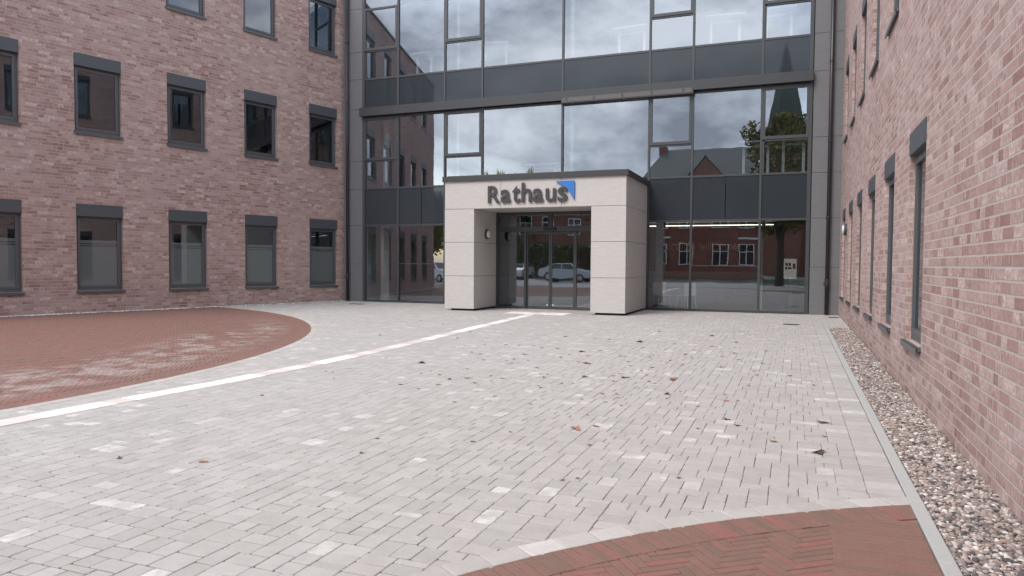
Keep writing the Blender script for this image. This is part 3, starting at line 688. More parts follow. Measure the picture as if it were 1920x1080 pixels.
# herringbone clinker
def herring(C, Rr, w, ang, keep):
    out = []; n = int(Rr/w)+4; ca, sa = math.cos(ang), math.sin(ang)
    for i in range(-n, n):
        for j in range(-n, n):
            r_ = (i-j) % 8
            if r_ == 0: q = [(i, j), (i+4, j), (i+4, j+1), (i, j+1)]
            elif r_ == 7: q = [(i, j), (i+1, j), (i+1, j+4), (i, j+4)]
            else: continue
            cx = (q[0][0]+q[2][0])/2*w; cy = (q[0][1]+q[2][1])/2*w
            X, Y = C[0]+cx*ca-cy*sa, C[1]+cx*sa+cy*ca
            if keep(X, Y, math.hypot(X-C[0], Y-C[1])):
                pts = [(C[0]+a*w*ca-b*w*sa, C[1]+a*w*sa+b*w*ca) for a, b in q]
                out.append(pts)
    return out
WC = .054; SR = .215
h1 = herring(C1, R1, WC, R(38), lambda x, y, d: d < R1-SR+.09 and wall_dist(x, y) > .22 and y > .9 and x > -20.5)
pavers('red_paving', M_clink, h1, .004, bev=.003, z=-.004, label='large round field of red clinker paving')
h2 = herring(C2, R2, WC, R(38), lambda x, y, d: d < R2-SR+.09 and x < XK-.36 and y > .9)
sold = []
for y in np.arange(1.0, 5.2, WC):
    if math.hypot(XK-.2-C2[0], y-C2[1]) < R2-SR+.02: sold.append([(XK-.46, y), (XK, y), (XK, y+WC), (XK-.46, y+WC)])
pavers('red_border', M_clink, np.array(sold), .004, bev=.003, z=-.0008, label='straight course of red clinker along the kerb')
pavers('red_paving', M_clink, h2, .004, bev=.003, z=-.004, label='curved corner of red clinker paving beside the kerb')
sr = ring(C1, R1-SR, R1+.012, .056, lambda x, y: wall_dist(x, y) > .22 and x > -20.5 and y > .9) + ring(C2, R2-SR, R2+.012, .056, lambda x, y: x < XK+.12 and y > .9)
pavers('red_border', M_clink, np.array(sr), .004, bev=.003, z=-.0005, label='radial border courses of red clinker round the red fields')
# tactile strip
sp_ = [(-6.42, 4.0), (-6.36, 5.3), (-6.27, 6.6), (-6.22, 8.2), (-6.24, 9.8), (-6.32, 11.4), (-6.44, 12.9), (-6.6, 15.0), (-6.72, 17), (-6.84, 19.05)]
sp_ = [(-6.50, .9), (-6.47, 2.4)] + sp_
st = []
ln = 0; pts = []
def sample(t):
    k = min(int(t), len(sp_)-2); f = t-k; return (sp_[k][0]*(1-f)+sp_[k+1][0]*f, sp_[k][1]*(1-f)+sp_[k+1][1]*f)
tot = [sample(t) for t in np.linspace(0, len(sp_)-1-1e-6, 61)]
for a, b in zip(tot, tot[1:]): st.append([(a[0]-.13, a[1]), (a[0]+.13, a[1]), (b[0]+.13, b[1]), (b[0]-.13, b[1])])
for a in np.arange(-7.75, -6.1, .3):
    for b in np.arange(19.06, 19.9, .3): st.append([(a, b), (a+.3, b), (a+.3, b+.3), (a, b+.3)])
pavers('guide_strip', M_strip, st, .004, z=.006, label='white guiding strip of slabs leading to the doors')
# kerb
kb = []
for y in np.arange(.9, 18.0, 1.0): kb.append([(XK, y), (XK+.08, y), (XK+.08, min(y+1, 18.0)), (XK, min(y+1, 18.0))])
kb.append([(XK+.08, 18.0), (1.198, 18.0), (1.198, 18.08), (XK+.08, 18.08)])
pavers('kerb', M_kerb, kb, .004, z=.012, bev=.004, label='narrow concrete kerb between the paving and the pebbles')
# plaza behind the viewer (seen only mirrored in the glass)
def plaza_mat():
    b = NB('far grey pavers'); t = b.n('ShaderNodeTexBrick'); b.t.links.new(b.geo(), t.inputs['Vector'])
    t.inputs['Scale'].default_value = 5; t.inputs['Color1'].default_value = (.36,.345,.34,1); t.inputs['Color2'].default_value = (.43,.415,.405,1); t.inputs['Mortar'].default_value = (.2,.19,.18,1); t.inputs['Mortar Size'].default_value = .02
    return b.bsdf(t.outputs['Color'], .9)
m = MB(); m.quad([(-60, -16, -.02), (10, -16, -.02), (10, 1.0, -.02), (-60, 1.0, -.02)]); m.quad([(-60, 1.0, -.02), (-20.9, 1.0, -.02), (-20.9, 6.0, -.02), (-60, 6.0, -.02)])
tag(m.build('plaza', plaza_mat()), 'grey paved square', kind='structure')
m = MB(); m.quad([(-90, -26, -.022), (30, -26, -.022), (30, -16, -.022), (-90, -16, -.022)]); tag(m.build('road', simple('asphalt', (.07,.07,.072), .9, 0, .2, 8)), 'asphalt street', kind='structure')

# pebbles
def ico(sub):
    bm = bmesh.new(); bmesh.ops.create_icosphere(bm, subdivisions=sub, radius=1)
    V = np.array([v.co[:] for v in bm.verts]); F = np.array([[v.index for v in f.verts] for f in bm.faces]); bm.free(); return V, F
def pebbles(name, pts, size, sub, label, seed=1):
    V0, F0 = ico(sub); rs = np.random.RandomState(seed); n = len(pts)
    s = size*(.55+.9*rs.rand(n, 1)**1.5)
    ax = np.concatenate([s*(.8+.7*rs.rand(n, 1)), s*(.7+.3*rs.rand(n, 1)), s*(.5+.35*rs.rand(n, 1))], 1)
    q = V0[None]*(1+.16*(rs.rand(n, len(V0), 1)-.5))*ax[:, None]
    a = rs.rand(n)*6.28; t = (rs.rand(n)-.5)*1.1
    ct, st_ = np.cos(t)[:, None], np.sin(t)[:, None]; y, z = q[:, :, 1]*ct-q[:, :, 2]*st_, q[:, :, 1]*st_+q[:, :, 2]*ct
    c, s_ = np.cos(a)[:, None], np.sin(a)[:, None]; x2, y2 = q[:, :, 0]*c-y*s_, q[:, :, 0]*s_+y*c
    V = np.stack([x2, y2, z], 2)+pts[:, None, :]
    F = (F0[None]+(np.arange(n)*len(V0))[:, None, None])
    o = np_mesh(name, V.reshape(-1, 3), F.reshape(-1, 3), M_peb, label, 'stuff', smooth=True); return o
def scatter(x0, x1, y0, y1, sp, seed, z=0.):
    rs = np.random.RandomState(seed); X, Y = np.meshgrid(np.arange(x0, x1, sp), np.arange(y0, y1, sp)); X = X.ravel(); Y = Y.ravel()
    X = X+(rs.rand(len(X))-.5)*sp*1.2; Y = Y+(rs.rand(len(X))-.5)*sp*1.2
    return np.stack([np.clip(X, x0, x1), Y, z+(rs.rand(len(X))-.5)*.012], 1)
near = scatter(XK+.095, XR-.008, 1.5, 9, .0175, 1, .002); far = scatter(XK+.095, XR-.008, 9, 17.98, .021, 2, .002)
under = scatter(XK+.095, XR-.008, 1.5, 9, .020, 5, -.010)
pebbles('pebble_bed', near, .0130, 2, 'mixed round pebbles filling the strip at the foot of the rosy wall')
pebbles('pebble_bed', np.concatenate([far, under]), .0150, 1, 'mixed round pebbles at the far end and bottom of the strip by the rosy wall', 3)
X = []
rs = np.random.RandomState(8)
for u in np.arange(1.5, 16.9, .03):
    for w in np.arange(.02, .14, .03):
        p = LP(u+(rs.rand()-.5)*.03, w+(rs.rand()-.5)*.03, 0); X.append((p.x, p.y, .004+rs.rand()*.01))
o = pebbles('pebble_strip', np.array(X), .021, 1, 'thin line of pale pebbles at the foot of the darker brick wing', 9)
bw = NB('pale pebbles'); ri = bw.geo('Random Per Island'); mw = bw.bsdf(bw.ramp(ri, [(0, (.2,.18,.17)), (.4, (.45,.42,.4)), (1, (.85,.83,.8))]), .7); o.data.materials[0] = mw

# drains
def grate(x0, x1, y0, y1, label, n=8):
    t = empty('drain_grate', ((x0+x1)/2, (y0+y1)/2, 0), label, 'drain')
    m = MB(); m.box(x0, x1, y0, y1, -.01, .0045); m.build('channel', M_black, t)
    m = MB()
    for a, b, c, d in ((x0, x1, y0, y0+.02), (x0, x1, y1-.02, y1), (x0, x0+.02, y0+.02, y1-.02), (x1-.02, x1, y0+.02, y1-.02)): m.box(a, b, c, d, .001, .0085)
    for k in range(1, n): xx = x0+(x1-x0)*k/n; m.box(xx-.009, xx+.009, y0+.02, y1-.02, .002, .0078)
    m.build('grate', M_beam, t)
grate(-.22, .14, 18.5, 18.72, 'long metal drain grate in the paving in front of the glass front')
grate(.90, 1.16, 21.5, 21.75, 'small square drain grate at the foot of the right downpipe')
grate(-14.25, -13.75, 21.05, 21.3, 'flat drain grate at the foot of the glass near the darker brick wing')

# ------------------------------------------------------------------ fallen leaves
LEAVES = [(-4.14,13.48,.066),(-3.49,13.24,.064),(-3.22,13.33,.064),(-2.61,13.13,.165),(-4.44,11.69,.058),(-4.7,11.75,.059),(-3.95,11.53,.057),(-3.69,11.54,.057),(-3.9,10.54,.092),(-3.86,9.97,.05),(-3.73,9.46,.047),(-3.18,11.26,.123),(-3.32,10.53,.051),(-2.74,9.96,.125),(-2.42,11.0,.053),(-2.04,11.29,.053),(-1.97,13.06,.062),(-1.58,11.61,.055),(-1.43,11.16,.052),(-1.69,10.78,.051),(-1.8,9.92,.047),(-1.45,10.38,.049),(-1.02,11.61,.054),(-.87,12.09,.057),(-.75,11.28,.053),(-.92,10.36,.049),(-.97,13.82,.065),(-1.51,14.89,.105),(-.42,12.64,.059),(-1.3,12.9,.06),(-3.03,8.77,.043),(-2.89,8.51,.042),(-3.33,8.23,.072),(-3.38,7.99,.04),(-2.68,7.78,.038),(-2.54,8.14,.04),(-2.43,8.24,.04),(-2.43,8.76,.089),(-2.02,8.57,.041),(-1.95,8.9,.102),(-2.11,8.97,.043),(-1.93,7.69,.07),(-1.77,7.71,.037),(-2.06,7.3,.035),(-1.78,7.23,.035),(-1.64,8.21,.039),(-1.53,8.62,.041),(-1.38,9.03,.128),(-1.27,7.95,.103),(-.87,7.38,.035),(-.64,7.8,.064),(-.68,8.17,.038),(-1.72,5.94,.133),(-1.59,6.11,.081),(-1.79,6.55,.032),(-.75,6.38,.03),(-.55,6.85,.061),(-.44,6.63,.077),(-.13,6.14,.083),(-1.39,4.49,.022),(-.69,4.84,.023),(-2.46,6.83,.034),(-2.63,15.31,.072),(-2.96,7.09,.036),(-4.24,9.72,.049),(-2.48,10.95,.052),(-2.39,12.24,.058),(-1.53,12.27,.058),(-2.94,11.52,.055),(-8.53,15.66,.078),(-7.59,15.03,.074),(-7.56,12.23,.063),(-6.24,13.62,.066),(-5.93,12.36,.06),(-5.64,9.29,.048),(-5.53,8.19,.043),(-5.55,7.83,.042),(-5.25,6.15,.049),(-4.9,9.04,.127),(-4.45,8.19,.041),(-4.18,8.18,.081),(-4.25,7.33,.06),(-3.85,7.51,.056),(-3.91,7.92,.085),(-3.74,8.06,.083),(-3.5,7.78,.056),(-3.22,6.63,.032),(-3.93,7.17,.036),(-4.77,10.47,.051),(-4.56,10.32,.05),(-3.11,4.99,.023),(-2.36,5.2,.025),(.27,7.06,.131),(.26,6.49,.048),(.2,5.9,.144),(-.03,9.91,.059),(-4.5,3.77,.052),(-3.88,3.93,.065),(-1.31,4.57,.018)]
LEAFLAB = {(.27,7.06): 'curled brown leaf lying against a white paver, largest towards the kerb', (.2,5.9): 'flat dark leaf nearest to the kerb on the grey pavers', (-.13,6.14): 'orange-brown leaf left of the dark leaf near the kerb',
 (.26,6.49): 'tiny ochre leaf between the two big leaves near the kerb', (-1.72,5.94): 'long orange crumpled leaf, brightest in the middle of the paving', (-1.59,6.11): 'brown leaf just right of the bright orange crumpled leaf', (-.44,6.63): 'brown leaf right of the small dark leaf, midway to the kerb',
 (-.55,6.85): 'thin grey-brown leaf behind the brown leaf midway to the kerb', (-4.9,9.04): 'broad grey-brown leaf lying apart at the left of the leaf scatter', (-5.25,6.15): 'lone dark leaf in the empty paving right of the white guide strip',
 (-8.53,15.66): 'small reddish leaf on the pale paving left of the white guide strip', (-7.59,15.03): 'small dark leaf left of the white guide strip, before the porch', (-2.61,13.13): 'widest dark red leaf far out in front of the glass front', (-1.51,14.89): 'crumpled leaf farthest out towards the glass front',
 (-3.88,3.93): 'small orange leaf low down on the near grey paving', (-4.5,3.77): 'tiny red leaf lowest down on the near grey paving', (-1.31,4.57): 'tiny reddish crumb of leaf in front of the bright orange crumpled leaf', (-.03,9.91): 'single small leaf beside the farthest run of edge pavers'}
def leaf_mesh(seed, mat):
    r_ = random.Random(seed); bm = bmesh.new(); n = 14
    lob = r_.choice((3, 4, 5)); out = []
    for k in range(n):
        t = 2*math.pi*k/n; rr = .5*(.72+.28*math.cos(lob*t)+.12*(r_.random()-.5)); out.append(bm.verts.new((rr*math.cos(t), rr*.62*math.sin(t), .03+.17*abs(math.cos(t*1.0+seed))*r_.random())))
    c = bm.verts.new((0, 0, .03))
    for k in range(n): bm.faces.new((c, out[k], out[(k+1) % n]))
    a = bm.verts.new((.45, 0, .02)); b_ = bm.verts.new((.8, .05, .12)); d = bm.verts.new((.8, .02, .12)); bm.faces.new((a, b_, d))
    me = bpy.data.meshes.new('dry_leaf'); bm.to_mesh(me); bm.free(); me.materials.append(mat); return me
lm_ = [[leaf_mesh(s_, mt) for s_ in range(4)] for mt in M_leafs]
rl = random.Random(5); rx = random.Random(17)
LEAVES += [(round(rx.gauss(-2.6, 1.3), 3), round(rx.gauss(9.6, 2.0), 3), rx.uniform(.03, .05)) for _ in range(45)]
for (x, y, w) in LEAVES:
    mi = rl.choice((0, 0, 0, 1, 1, 2)); lab = LEAFLAB.get((x, y))
    if lab:
        mi = 2 if ('orange' in lab or 'ochre' in lab) else 1 if ('dark' in lab or 'brown' in lab) and 'red' not in lab else 0
    zone = ('left of the white guide strip' if x < -6.3 else 'far out towards the glass front' if y > 12 else 'on the nearest stretch of grey paving' if y < 7 else 'towards the kerb on the far half of the paving' if x > -1.2 and y > 9
            else 'towards the kerb in front of the right windows' if x > -1.2 else 'to the right of the white guide strip' if x < -4.3 else 'in the thick of the leaf scatter, front part' if y < 9 else 'in the thick of the leaf scatter, back part')
    lab = lab or 'small %s dry leaf %s' % (('russet', 'brown', 'orange')[mi], zone)
    o = bpy.data.objects.new('dry_leaf', rl.choice(lm_[mi])); COL.objects.link(o)
    o.location = (x, y, .002); s_ = max(w, .04)*(1.3 if w < .07 else 1.1)*(1.2 if y > 8.5 else 1); o.scale = (s_, s_, s_*(.55+.4*rl.random())); o.rotation_euler = (0, 0, rl.uniform(-.9, .9))
    tag(o, lab or 'small dry leaf in the loose scatter over the middle of the grey paving', 'leaf', 'dry leaves on the paving')

# ------------------------------------------------------------------ plants on the porch roof
def roof_plant(x, y, h, n, broad, label):
    t = bpy.data.meshes.new('roof_plant'); bm = bmesh.new(); r_ = random.Random(int(x*100)); 
    for k in range(n):
        a = r_.uniform(0, 6.28); ln_ = h*r_.uniform(.5, 1); lean = r_.uniform(.1, .6); w = broad*r_.uniform(.7, 1.2); bx_, by_ = r_.uniform(-.12, .12), r_.uniform(-.1, .1)
        d = Vector((math.cos(a), math.sin(a), 0)); s_ = Vector((-d.y, d.x, 0))
        prev = None
        for j in range(5):
            f = j/4; p = Vector((bx_, by_, 0))+d*lean*ln_*f*f+Vector((0, 0, ln_*f)); ww = w*(1-f)**.7*.5+.001
            cur = (bm.verts.new(p-s_*ww), bm.verts.new(p+s_*ww))
            if prev: bm.faces.new((prev[0], prev[1], cur[1], cur[0]))
            prev = cur
    bm.to_mesh(t); bm.free(); t.materials.append(M_green); o = bpy.data.objects.new('roof_plant', t); COL.objects.link(o); o.location = (x, y, 4.02)
    tag(o, label, 'plant', 'green plants on the porch roof')
roof_plant(-8.75, 20.1, .20, 30, .022, 'low grassy tuft on the porch roof above the letters R and a')
roof_plant(-8.28, 20.2, .27, 34, .026, 'tallest spiky tuft on the porch roof, left of its middle')
roof_plant(-7.85, 20.2, .13, 20, .022, 'smallest tuft on the porch roof above the letter t')
roof_plant(-7.38, 20.2, .30, 9, .07, 'broad-leaved plant on the porch roof above the letter h')
roof_plant(-6.9, 20.3, .14, 8, .04, 'sparse seedling on the porch roof above the letter u')
m = MB(); m.box(-9.8, -4.4, PF+.05, YF-.15, 4.02, 4.045); m.build('roof_substrate', M_bed, pt)

# ------------------------------------------------------------------ things inside the glass front
def desk(x, y, z, rz, label, w=1.6):
    t = empty('office_desk', (x, y, z), label, 'desk', 'white desks behind the upper glass', rz)
    T0 = Matrix.Translation((x, y, z)) @ Matrix.Rotation(rz, 4, 'Z')
    m = MB(); m.box(-w/2, w/2, -.4, .4, 1.02, 1.05, T0); m.build('desk_top', M_deskm, t)
    for sx in (-1, 1):
        m = MB(); m.box(sx*w*.36-.04, sx*w*.36+.04, -.05, .05, .03, 1.02, T0); m.box(sx*w*.36-.03, sx*w*.36+.03, -.35, .35, 0, .03, T0); m.build('leg', M_deskm, t)
    m = MB(); m.box(-w*.32, w*.32, -.02, .02, .9, .96, T0); m.build('crossbar', M_deskm, t)
desk(-10.15, 24.2, 7.76+.45, .2, 'white standing desk behind the second-floor glass above the porch left end', 1.1)
desk(-5.2, 24.2, 7.76+.45, -.1, 'white standing desk behind the second-floor glass, middle of the front', 1.2)
desk(-2.2, 24.1, 7.76+.45, .1, 'white standing desk behind the second-floor glass, left of the right-hand casement', 1.2)
desk(-.6, 24.0, 7.76+.45, 0, 'white desk behind the second-floor right-hand casement', 1.0)
desk(-12.9, 24.0, 7.76+.3, 0, 'white desk behind the second-floor glass next to the darker wing', .8)
desk(-8.3, 24.3, 3.86, 0, 'white desk behind the first-floor glass above the porch', 1.2)
desk(-1.2, 24.0, 3.86+.35, .05, 'white standing desk behind the first-floor glass under the reflected tree', 1.0)
desk(-.1, 23.9, 3.86+.35, 0, 'white desk behind the first-floor right-hand casement', .8)
def chair(x, y, rz, label):
    t = empty('lobby_chair', (x, y, .005), label, 'chair', 'white chairs in the lobby', rz)
    T0 = Matrix.Translation((x, y, .005)) @ Matrix.Rotation(rz, 4, 'Z')
    m = MB(); m.box(-.22, .22, -.22, .22, .43, .46, T0); m.build('seat', M_deskm, t, bevel=.01)
    m = MB(); m.box(-.22, .22, .19, .22, .46, .85, T0); m.build('backrest', M_deskm, t, bevel=.01)
    for sx in (-1, 1):
        for sy in (-1, 1):
            m = MB(); m.tube([(sx*.18, sy*.18, .43), (sx*.23, sy*.23, 0)], .016, 8, T=T0); m.build('leg', M_deskm, t)
chair(-3.95, 23.35, .6, 'white chair just behind the ground-floor glass right of the porch')
chair(-3.2, 23.5, -.5, 'second white chair inside the lobby, beside the mullion')
t = empty('side_table', (-4.15, 23.7, .005), 'small white table in the lobby corner by the porch', 'table')
m = MB(); m.box(-4.45, -3.98, 23.6, 24.0, .62, .65); m.build('table_top', M_deskm, t)
for ax in (-4.42, -4.01):
    for ay in (23.63, 23.97): m = MB(); m.box(ax-.015, ax+.015, ay-.015, ay+.015, .005, .62); m.build('leg', M_deskm, t)
t = empty('notice_stand', (-.10, 23.3, .005), 'slim notice stand with a white printed sheet inside the right glass', 'stand')
m = MB(); m.box(-.13, -.07, 23.33, 23.36, .02, 1.5); m.box(-.3, .1, 23.2, 23.5, .005, .03); m.build('post', M_frame, t)
m = MB(); m.box(-.30, .06, 23.3, 23.325, 1.02, 1.62); m.build('sheet', M_white, t)
for k, (a, b, z0, z1) in enumerate(((-.26, -.18, 1.42, 1.5), (-.16, -.1, 1.40, 1.5), (-.26, -.2, 1.3, 1.38), (-.18, -.08, 1.31, 1.37), (-.05, .03, 1.32, 1.48))):
    m = MB(); m.box(a, b, 23.294, 23.299, z0, z1); m.build('print_mark', M_black, t)
M_tan = simple('tan lettering', (.95,.52,.28), .6)
sg2 = empty('welcome_lettering', (-3.2, 24.9, 2.0), 'tan words Herzlich willkommen on the lobby partition', 'sign')
m = MB(); m.box(-4.9, -1.1, 24.95, 25.0, 1.2, 2.65); m.build('board', simple('brown board', (.12,.055,.035), .6), sg2)
text_mesh('Herzlich', 'word', -4.32, -3.22, 1.92, 2.22, 24.93, .01, M_tan, sg2, .01, 3)
text_mesh('willkommen', 'word', -2.98, -1.66, 1.92, 2.22, 24.93, .01, M_tan, sg2, .01, 3)

# ------------------------------------------------------------------ the town behind the viewer, mirrored in the glass
M_red = brick_mat('old red brick', [(0., (.15,.055,.042)), (.5, (.20,.075,.058)), (1., (.26,.11,.085))], (.28,.20,.17), .2, 8., (.35,.2,.16))
M_roof = simple('grey roof tiles', (.085,.095,.095), .7, 0, .2, 3)
M_wfr = simple('white window frame', (.75,.75,.75), .5)
M_dkgl = simple('dark window glass', (.03,.035,.04), .1)
def house(name, label, x0, x1, y0, y1, eave, ridge, wins, gable=None, hip=1.5, doors=()):
    """y1 faces the court; wins: list of (cx, z, w, h)"""
    t = empty(name, ((x0+x1)/2, (y0+y1)/2, 0), label, 'house')
    m = MB(); m.box(x0, x1, y0, y1, 0, eave); m.build('wall', M_red, t)
    ym = (y0+y1)/2; o_ = .35; m = MB()
    A, B, C, D = (x0-o_, y1+o_, eave), (x1+o_, y1+o_, eave), (x1+o_, y0-o_, eave), (x0-o_, y0-o_, eave); R0, R1_ = (x0+hip, ym, ridge), (x1-hip, ym, ridge)
    m.quad([B, A, R0, R1_]); m.quad([D, C, R1_, R0]); m.quad([A, D, R0]); m.quad([C, B, R1_]); m.quad([A, B, C, D]); m.build('roof', M_roof, t)
    if gable:
        for gx_, gw, gz in gable:
            m = MB(); m.quad([(gx_+gw/2, y1+.12, 0), (gx_-gw/2, y1+.12, 0), (gx_-gw/2, y1+.12, eave-1), (gx_, y1+.12, gz), (gx_+gw/2, y1+.12, eave-1)], [(gw, 0), (0, 0), (0, eave-1), (gw/2, gz), (gw, eave-1)])
            m.quad([(gx_-gw/2, y1+.12, 0), (gx_-gw/2, y1, 0), (gx_-gw/2, y1, eave-1), (gx_-gw/2, y1+.12, eave-1)]); m.quad([(gx_+gw/2, y1, 0), (gx_+gw/2, y1+.12, 0), (gx_+gw/2, y1+.12, eave-1), (gx_+gw/2, y1, eave-1)])
            m.build('gable', M_red, t)
            m = MB()
            for s_ in (-1, 1): m.quad([(gx_+s_*(gw/2+.2), y1+.25, eave-1.2), (gx_, y1+.25, gz+.12), (gx_, ym, gz+.12), (gx_+s_*(gw/2+.2), ym, eave-1.2)])
            m.build('gable_roof', M_roof, t)
    for cx, z, w, h in wins:
        yy = y1+.13 if gable and any(abs(cx-g_[0]) < g_[1]/2 for g_ in gable) else y1
        m = MB(); m.box(cx-w/2, cx+w/2, yy, yy+.05, z, z+h); wn_ = m.build('window', M_dkgl, t)
        m = MB(); f = .09
        m.box(cx-w/2-f, cx-w/2, yy, yy+.09, z-f, z+h+f); m.box(cx+w/2, cx+w/2+f, yy, yy+.09, z-f, z+h+f); m.box(cx-w/2, cx+w/2, yy, yy+.09, z-f, z); m.box(cx-w/2, cx+w/2, yy, yy+.09, z+h, z+h+f)
        m.box(cx-.05, cx+.05, yy, yy+.085, z, z+h); m.box(cx-w/2, cx+w/2, yy, yy+.083, z+h*.62, z+h*.62+.08); m.build('frame', M_wfr, wn_)
    for cx in (x0+(x1-x0)*.12,):
        m = MB(); m.box(cx-.4, cx+.4, ym-.4, ym+.4, ridge-2.2, ridge+.3); m.build('chimney', M_red, t)
    m = MB(); m.box(x0, x1, y1, y1+.06, eave*.42, eave*.42+.18); m.build('string_course', M_wfr, t)
    return t
wH = [(x, z, 1.3, 1.9) for x in (-12.4, -9.8, -6.6, -4.2) for z in (1.4, 5.0)] + [(-9.3, 8.0, 1., 1.3), (-7., 8.0, 1., 1.3)]
house('old_brick_house', 'old red brick house with gable and white windows, mirrored right of the porch', -14.6, -3.0, -38, -27, 9.3, 13.6, wH, [(-8.2, 6.4, 12.0)], 1.6)
wW = [(x, z, 1.2, 1.7) for x in (-27, -24.4, -21.5, -18.7, -15.9) for z in (1.3, 4.6)]
house('old_brick_house', 'long low red brick house, mirrored in the glass above the doors', -28.5, -14.9, -41, -30, 7.4, 9.3, wW, None, 2)
house('old_brick_house', 'red brick house half hidden by trees, mirrored beside the grey panels', 3, 16, -44, -33, 7.5, 11.5, [(x, z, 1.2, 1.7) for x in (4.6, 7.4, 10.2, 13) for z in (1.3, 4.6)], None, 2)
# church
ch_ = empty('church', (-1.6, -66, 0), 'church with tall green-black spire, mirrored in the upper right pane', 'church')
m = MB(); m.box(-4.2, 1.0, -69, -63.5, 0, 18); m.build('tower', M_red, ch_)
m = MB(); n8 = 8; a0 = [( -1.6+3.3*math.cos(k*math.pi/4+.39), -66.2+3.3*math.sin(k*math.pi/4+.39), 18) for k in range(8)]; a1 = [(-1.6+1.95*math.cos(k*math.pi/4+.39), -66.2+1.95*math.sin(k*math.pi/4+.39), 24.5) for k in range(8)]; tip = (-1.6, -66.2, 33.5)
for k in range(8): j = (k+1) % 8; m.quad([a0[k], a0[j], a1[j], a1[k]]); m.quad([a1[k], a1[j], tip])
m.build('spire', simple('patinated copper', (.045,.065,.058), .6, 0, .2, 1), ch_)
m = MB(); m.box(-6, 3, -96, -69, 0, 11); m.build('nave', M_red, ch_)
m = MB(); m.quad([(-6.3, -96, 11), (-6.3, -69, 11), (-1.5, -69, 17), (-1.5, -96, 17)]); m.quad([(3.3, -69, 11), (3.3, -96, 11), (-1.5, -96, 17), (-1.5, -69, 17)]); m.quad([(-6, -69, 11), (3, -69, 11), (-1.5, -69, 17)]); m.build('nave_roof', M_roof, ch_)
# trees
M_bark = simple('bark', (.06,.045,.035), .9, 0, .3, 5)
def leaf_m(name, c):
    b = NB(name); ri = b.geo('Random Per Island'); return b.bsdf(b.ramp(ri, [(0, tuple(q*.45 for q in c)), (.6, c), (1, tuple(min(1, q*1.7) for q in c))]), .6, spec=.3)
LG = [leaf_m('dark foliage', (.045,.075,.022)), leaf_m('yellowing foliage', (.15,.14,.03)), leaf_m('hedge foliage', (.06,.085,.02))]
def tree(x, y, h, r, mat, n, label, seed, cat='tree', name='broadleaf_tree', zb=.35, conic=False):
    t = empty(name, (x, y, 0), label, cat, 'trees mirrored in the glass'); r_ = random.Random(seed); rs = np.random.RandomState(seed)
    m = MB(); m.tube([(x, y, 0), (x+.1, y, h*.3), (x-.1, y+.1, h*.6), (x, y, h*.85)], [h*.028, h*.02, h*.012, .03], 8)
    tips = []
    for k in range(12):
        a = r_.uniform(0, 6.28); z0 = h*r_.uniform(.25, .65); rr = r*r_.uniform(.5, .95); z1 = min(h*.95, z0+h*r_.uniform(.1, .35)); p = (x+rr*math.cos(a), y+rr*math.sin(a), z1)
        m.tube([(x, y, z0), ((x*.5+p[0]*.5), (y*.5+p[1]*.5), z0*.4+z1*.6), p], [h*.01, h*.006, .015], 6); tips.append(p)
    m.build('trunk', M_bark, t)
    # leaf clumps
    nc = 46; cc = []
    for k in range(nc):
        a = rs.rand()*6.28; f = rs.rand(); zz = h*(zb+(1-zb)*f); prof = (1-f)*1.1 if conic else math.sqrt(max(.05, 1-(2*f-1)**2)); q = r*prof*math.sqrt(rs.rand())
        cc.append((x+q*math.cos(a), y+q*math.sin(a), zz))
    cc = np.array(cc); idx = rs.randint(0, nc, n); cr = r*(.16+.14*rs.rand(nc))[idx]
    d = rs.randn(n, 3); d /= np.linalg.norm(d, axis=1, keepdims=True); P0 = cc[idx]+d*(cr*rs.rand(n)**.4)[:, None]
    a = rs.randn(n, 3); a /= np.linalg.norm(a, axis=1, keepdims=True); b = np.cross(a, rs.randn(n, 3)); b /= np.linalg.norm(b, axis=1, keepdims=True); s = (.10+.12*rs.rand(n, 1))*max(.8, h/11)
    V = np.stack([P0-a*s, P0-b*s*.6, P0+a*s, P0+b*s*.6], 1).reshape(-1, 3)-np.array([x, y, 0]); F = np.arange(n*4).reshape(-1, 4)
    o = np_mesh('crown', V, F, mat); o.parent = t
tree(-.9, -9.5, 11.8, 3.6, LG[1], 9000, 'yellowing tree mirrored in the upper right panes before the spire', 3)
tree(3.2, -13, 12, 3.8, LG[1], 7000, 'second yellowing tree, nearer the grey panels in the mirror image', 4)
tree(-27.8, -31, 8.6, 2.6, LG[0], 6000, 'dark dense tree mirrored in the small pane left above the doors', 6, name='broadleaf_tree')
tree(-30.6, -12, 7.5, 3.0, LG[1], 6000, 'olive tree behind the white car, mirrored between the darker wing and the porch', 21)
tree(-33.5, -17, 8, 3.4, LG[0], 6000, 'dark leafy tree beyond the white car in the mirror image', 22)
tree(-31.5, -24, 9.5, 3.6, LG[0], 6000, 'dark tree mirrored far left beyond the darker wing', 9)
tree(-25.6, -33, 7.2, 1.2, LG[0], 2500, 'narrow pointed conifer beside the long low house', 12, name='conifer_tree', conic=True, zb=.1)
def hedge(x0, x1, y, h, label, seed):
    rs = np.random.RandomState(seed); n = int((x1-x0)*900); P0 = np.stack([x0+(x1-x0)*rs.rand(n), y+(rs.rand(n)-.5)*1.1, h*rs.rand(n)**.7*(1+.06*np.sin(rs.rand(n)*9))], 1)
    a = rs.randn(n, 3); a /= np.linalg.norm(a, axis=1, keepdims=True); b = np.cross(a, rs.randn(n, 3)); b /= np.linalg.norm(b, axis=1, keepdims=True); s = .07+.08*rs.rand(n, 1)
    V = np.stack([P0-a*s, P0-b*s*.6, P0+a*s, P0+b*s*.6], 1).reshape(-1, 3); o = np_mesh('hedge', V, np.arange(n*4).reshape(-1, 4), LG[2]); tag(o, label, 'hedge')
hedge(-26, -15.4, -22.5, 3.2, 'tall clipped green hedge mirrored behind the cars in the doors', 2)
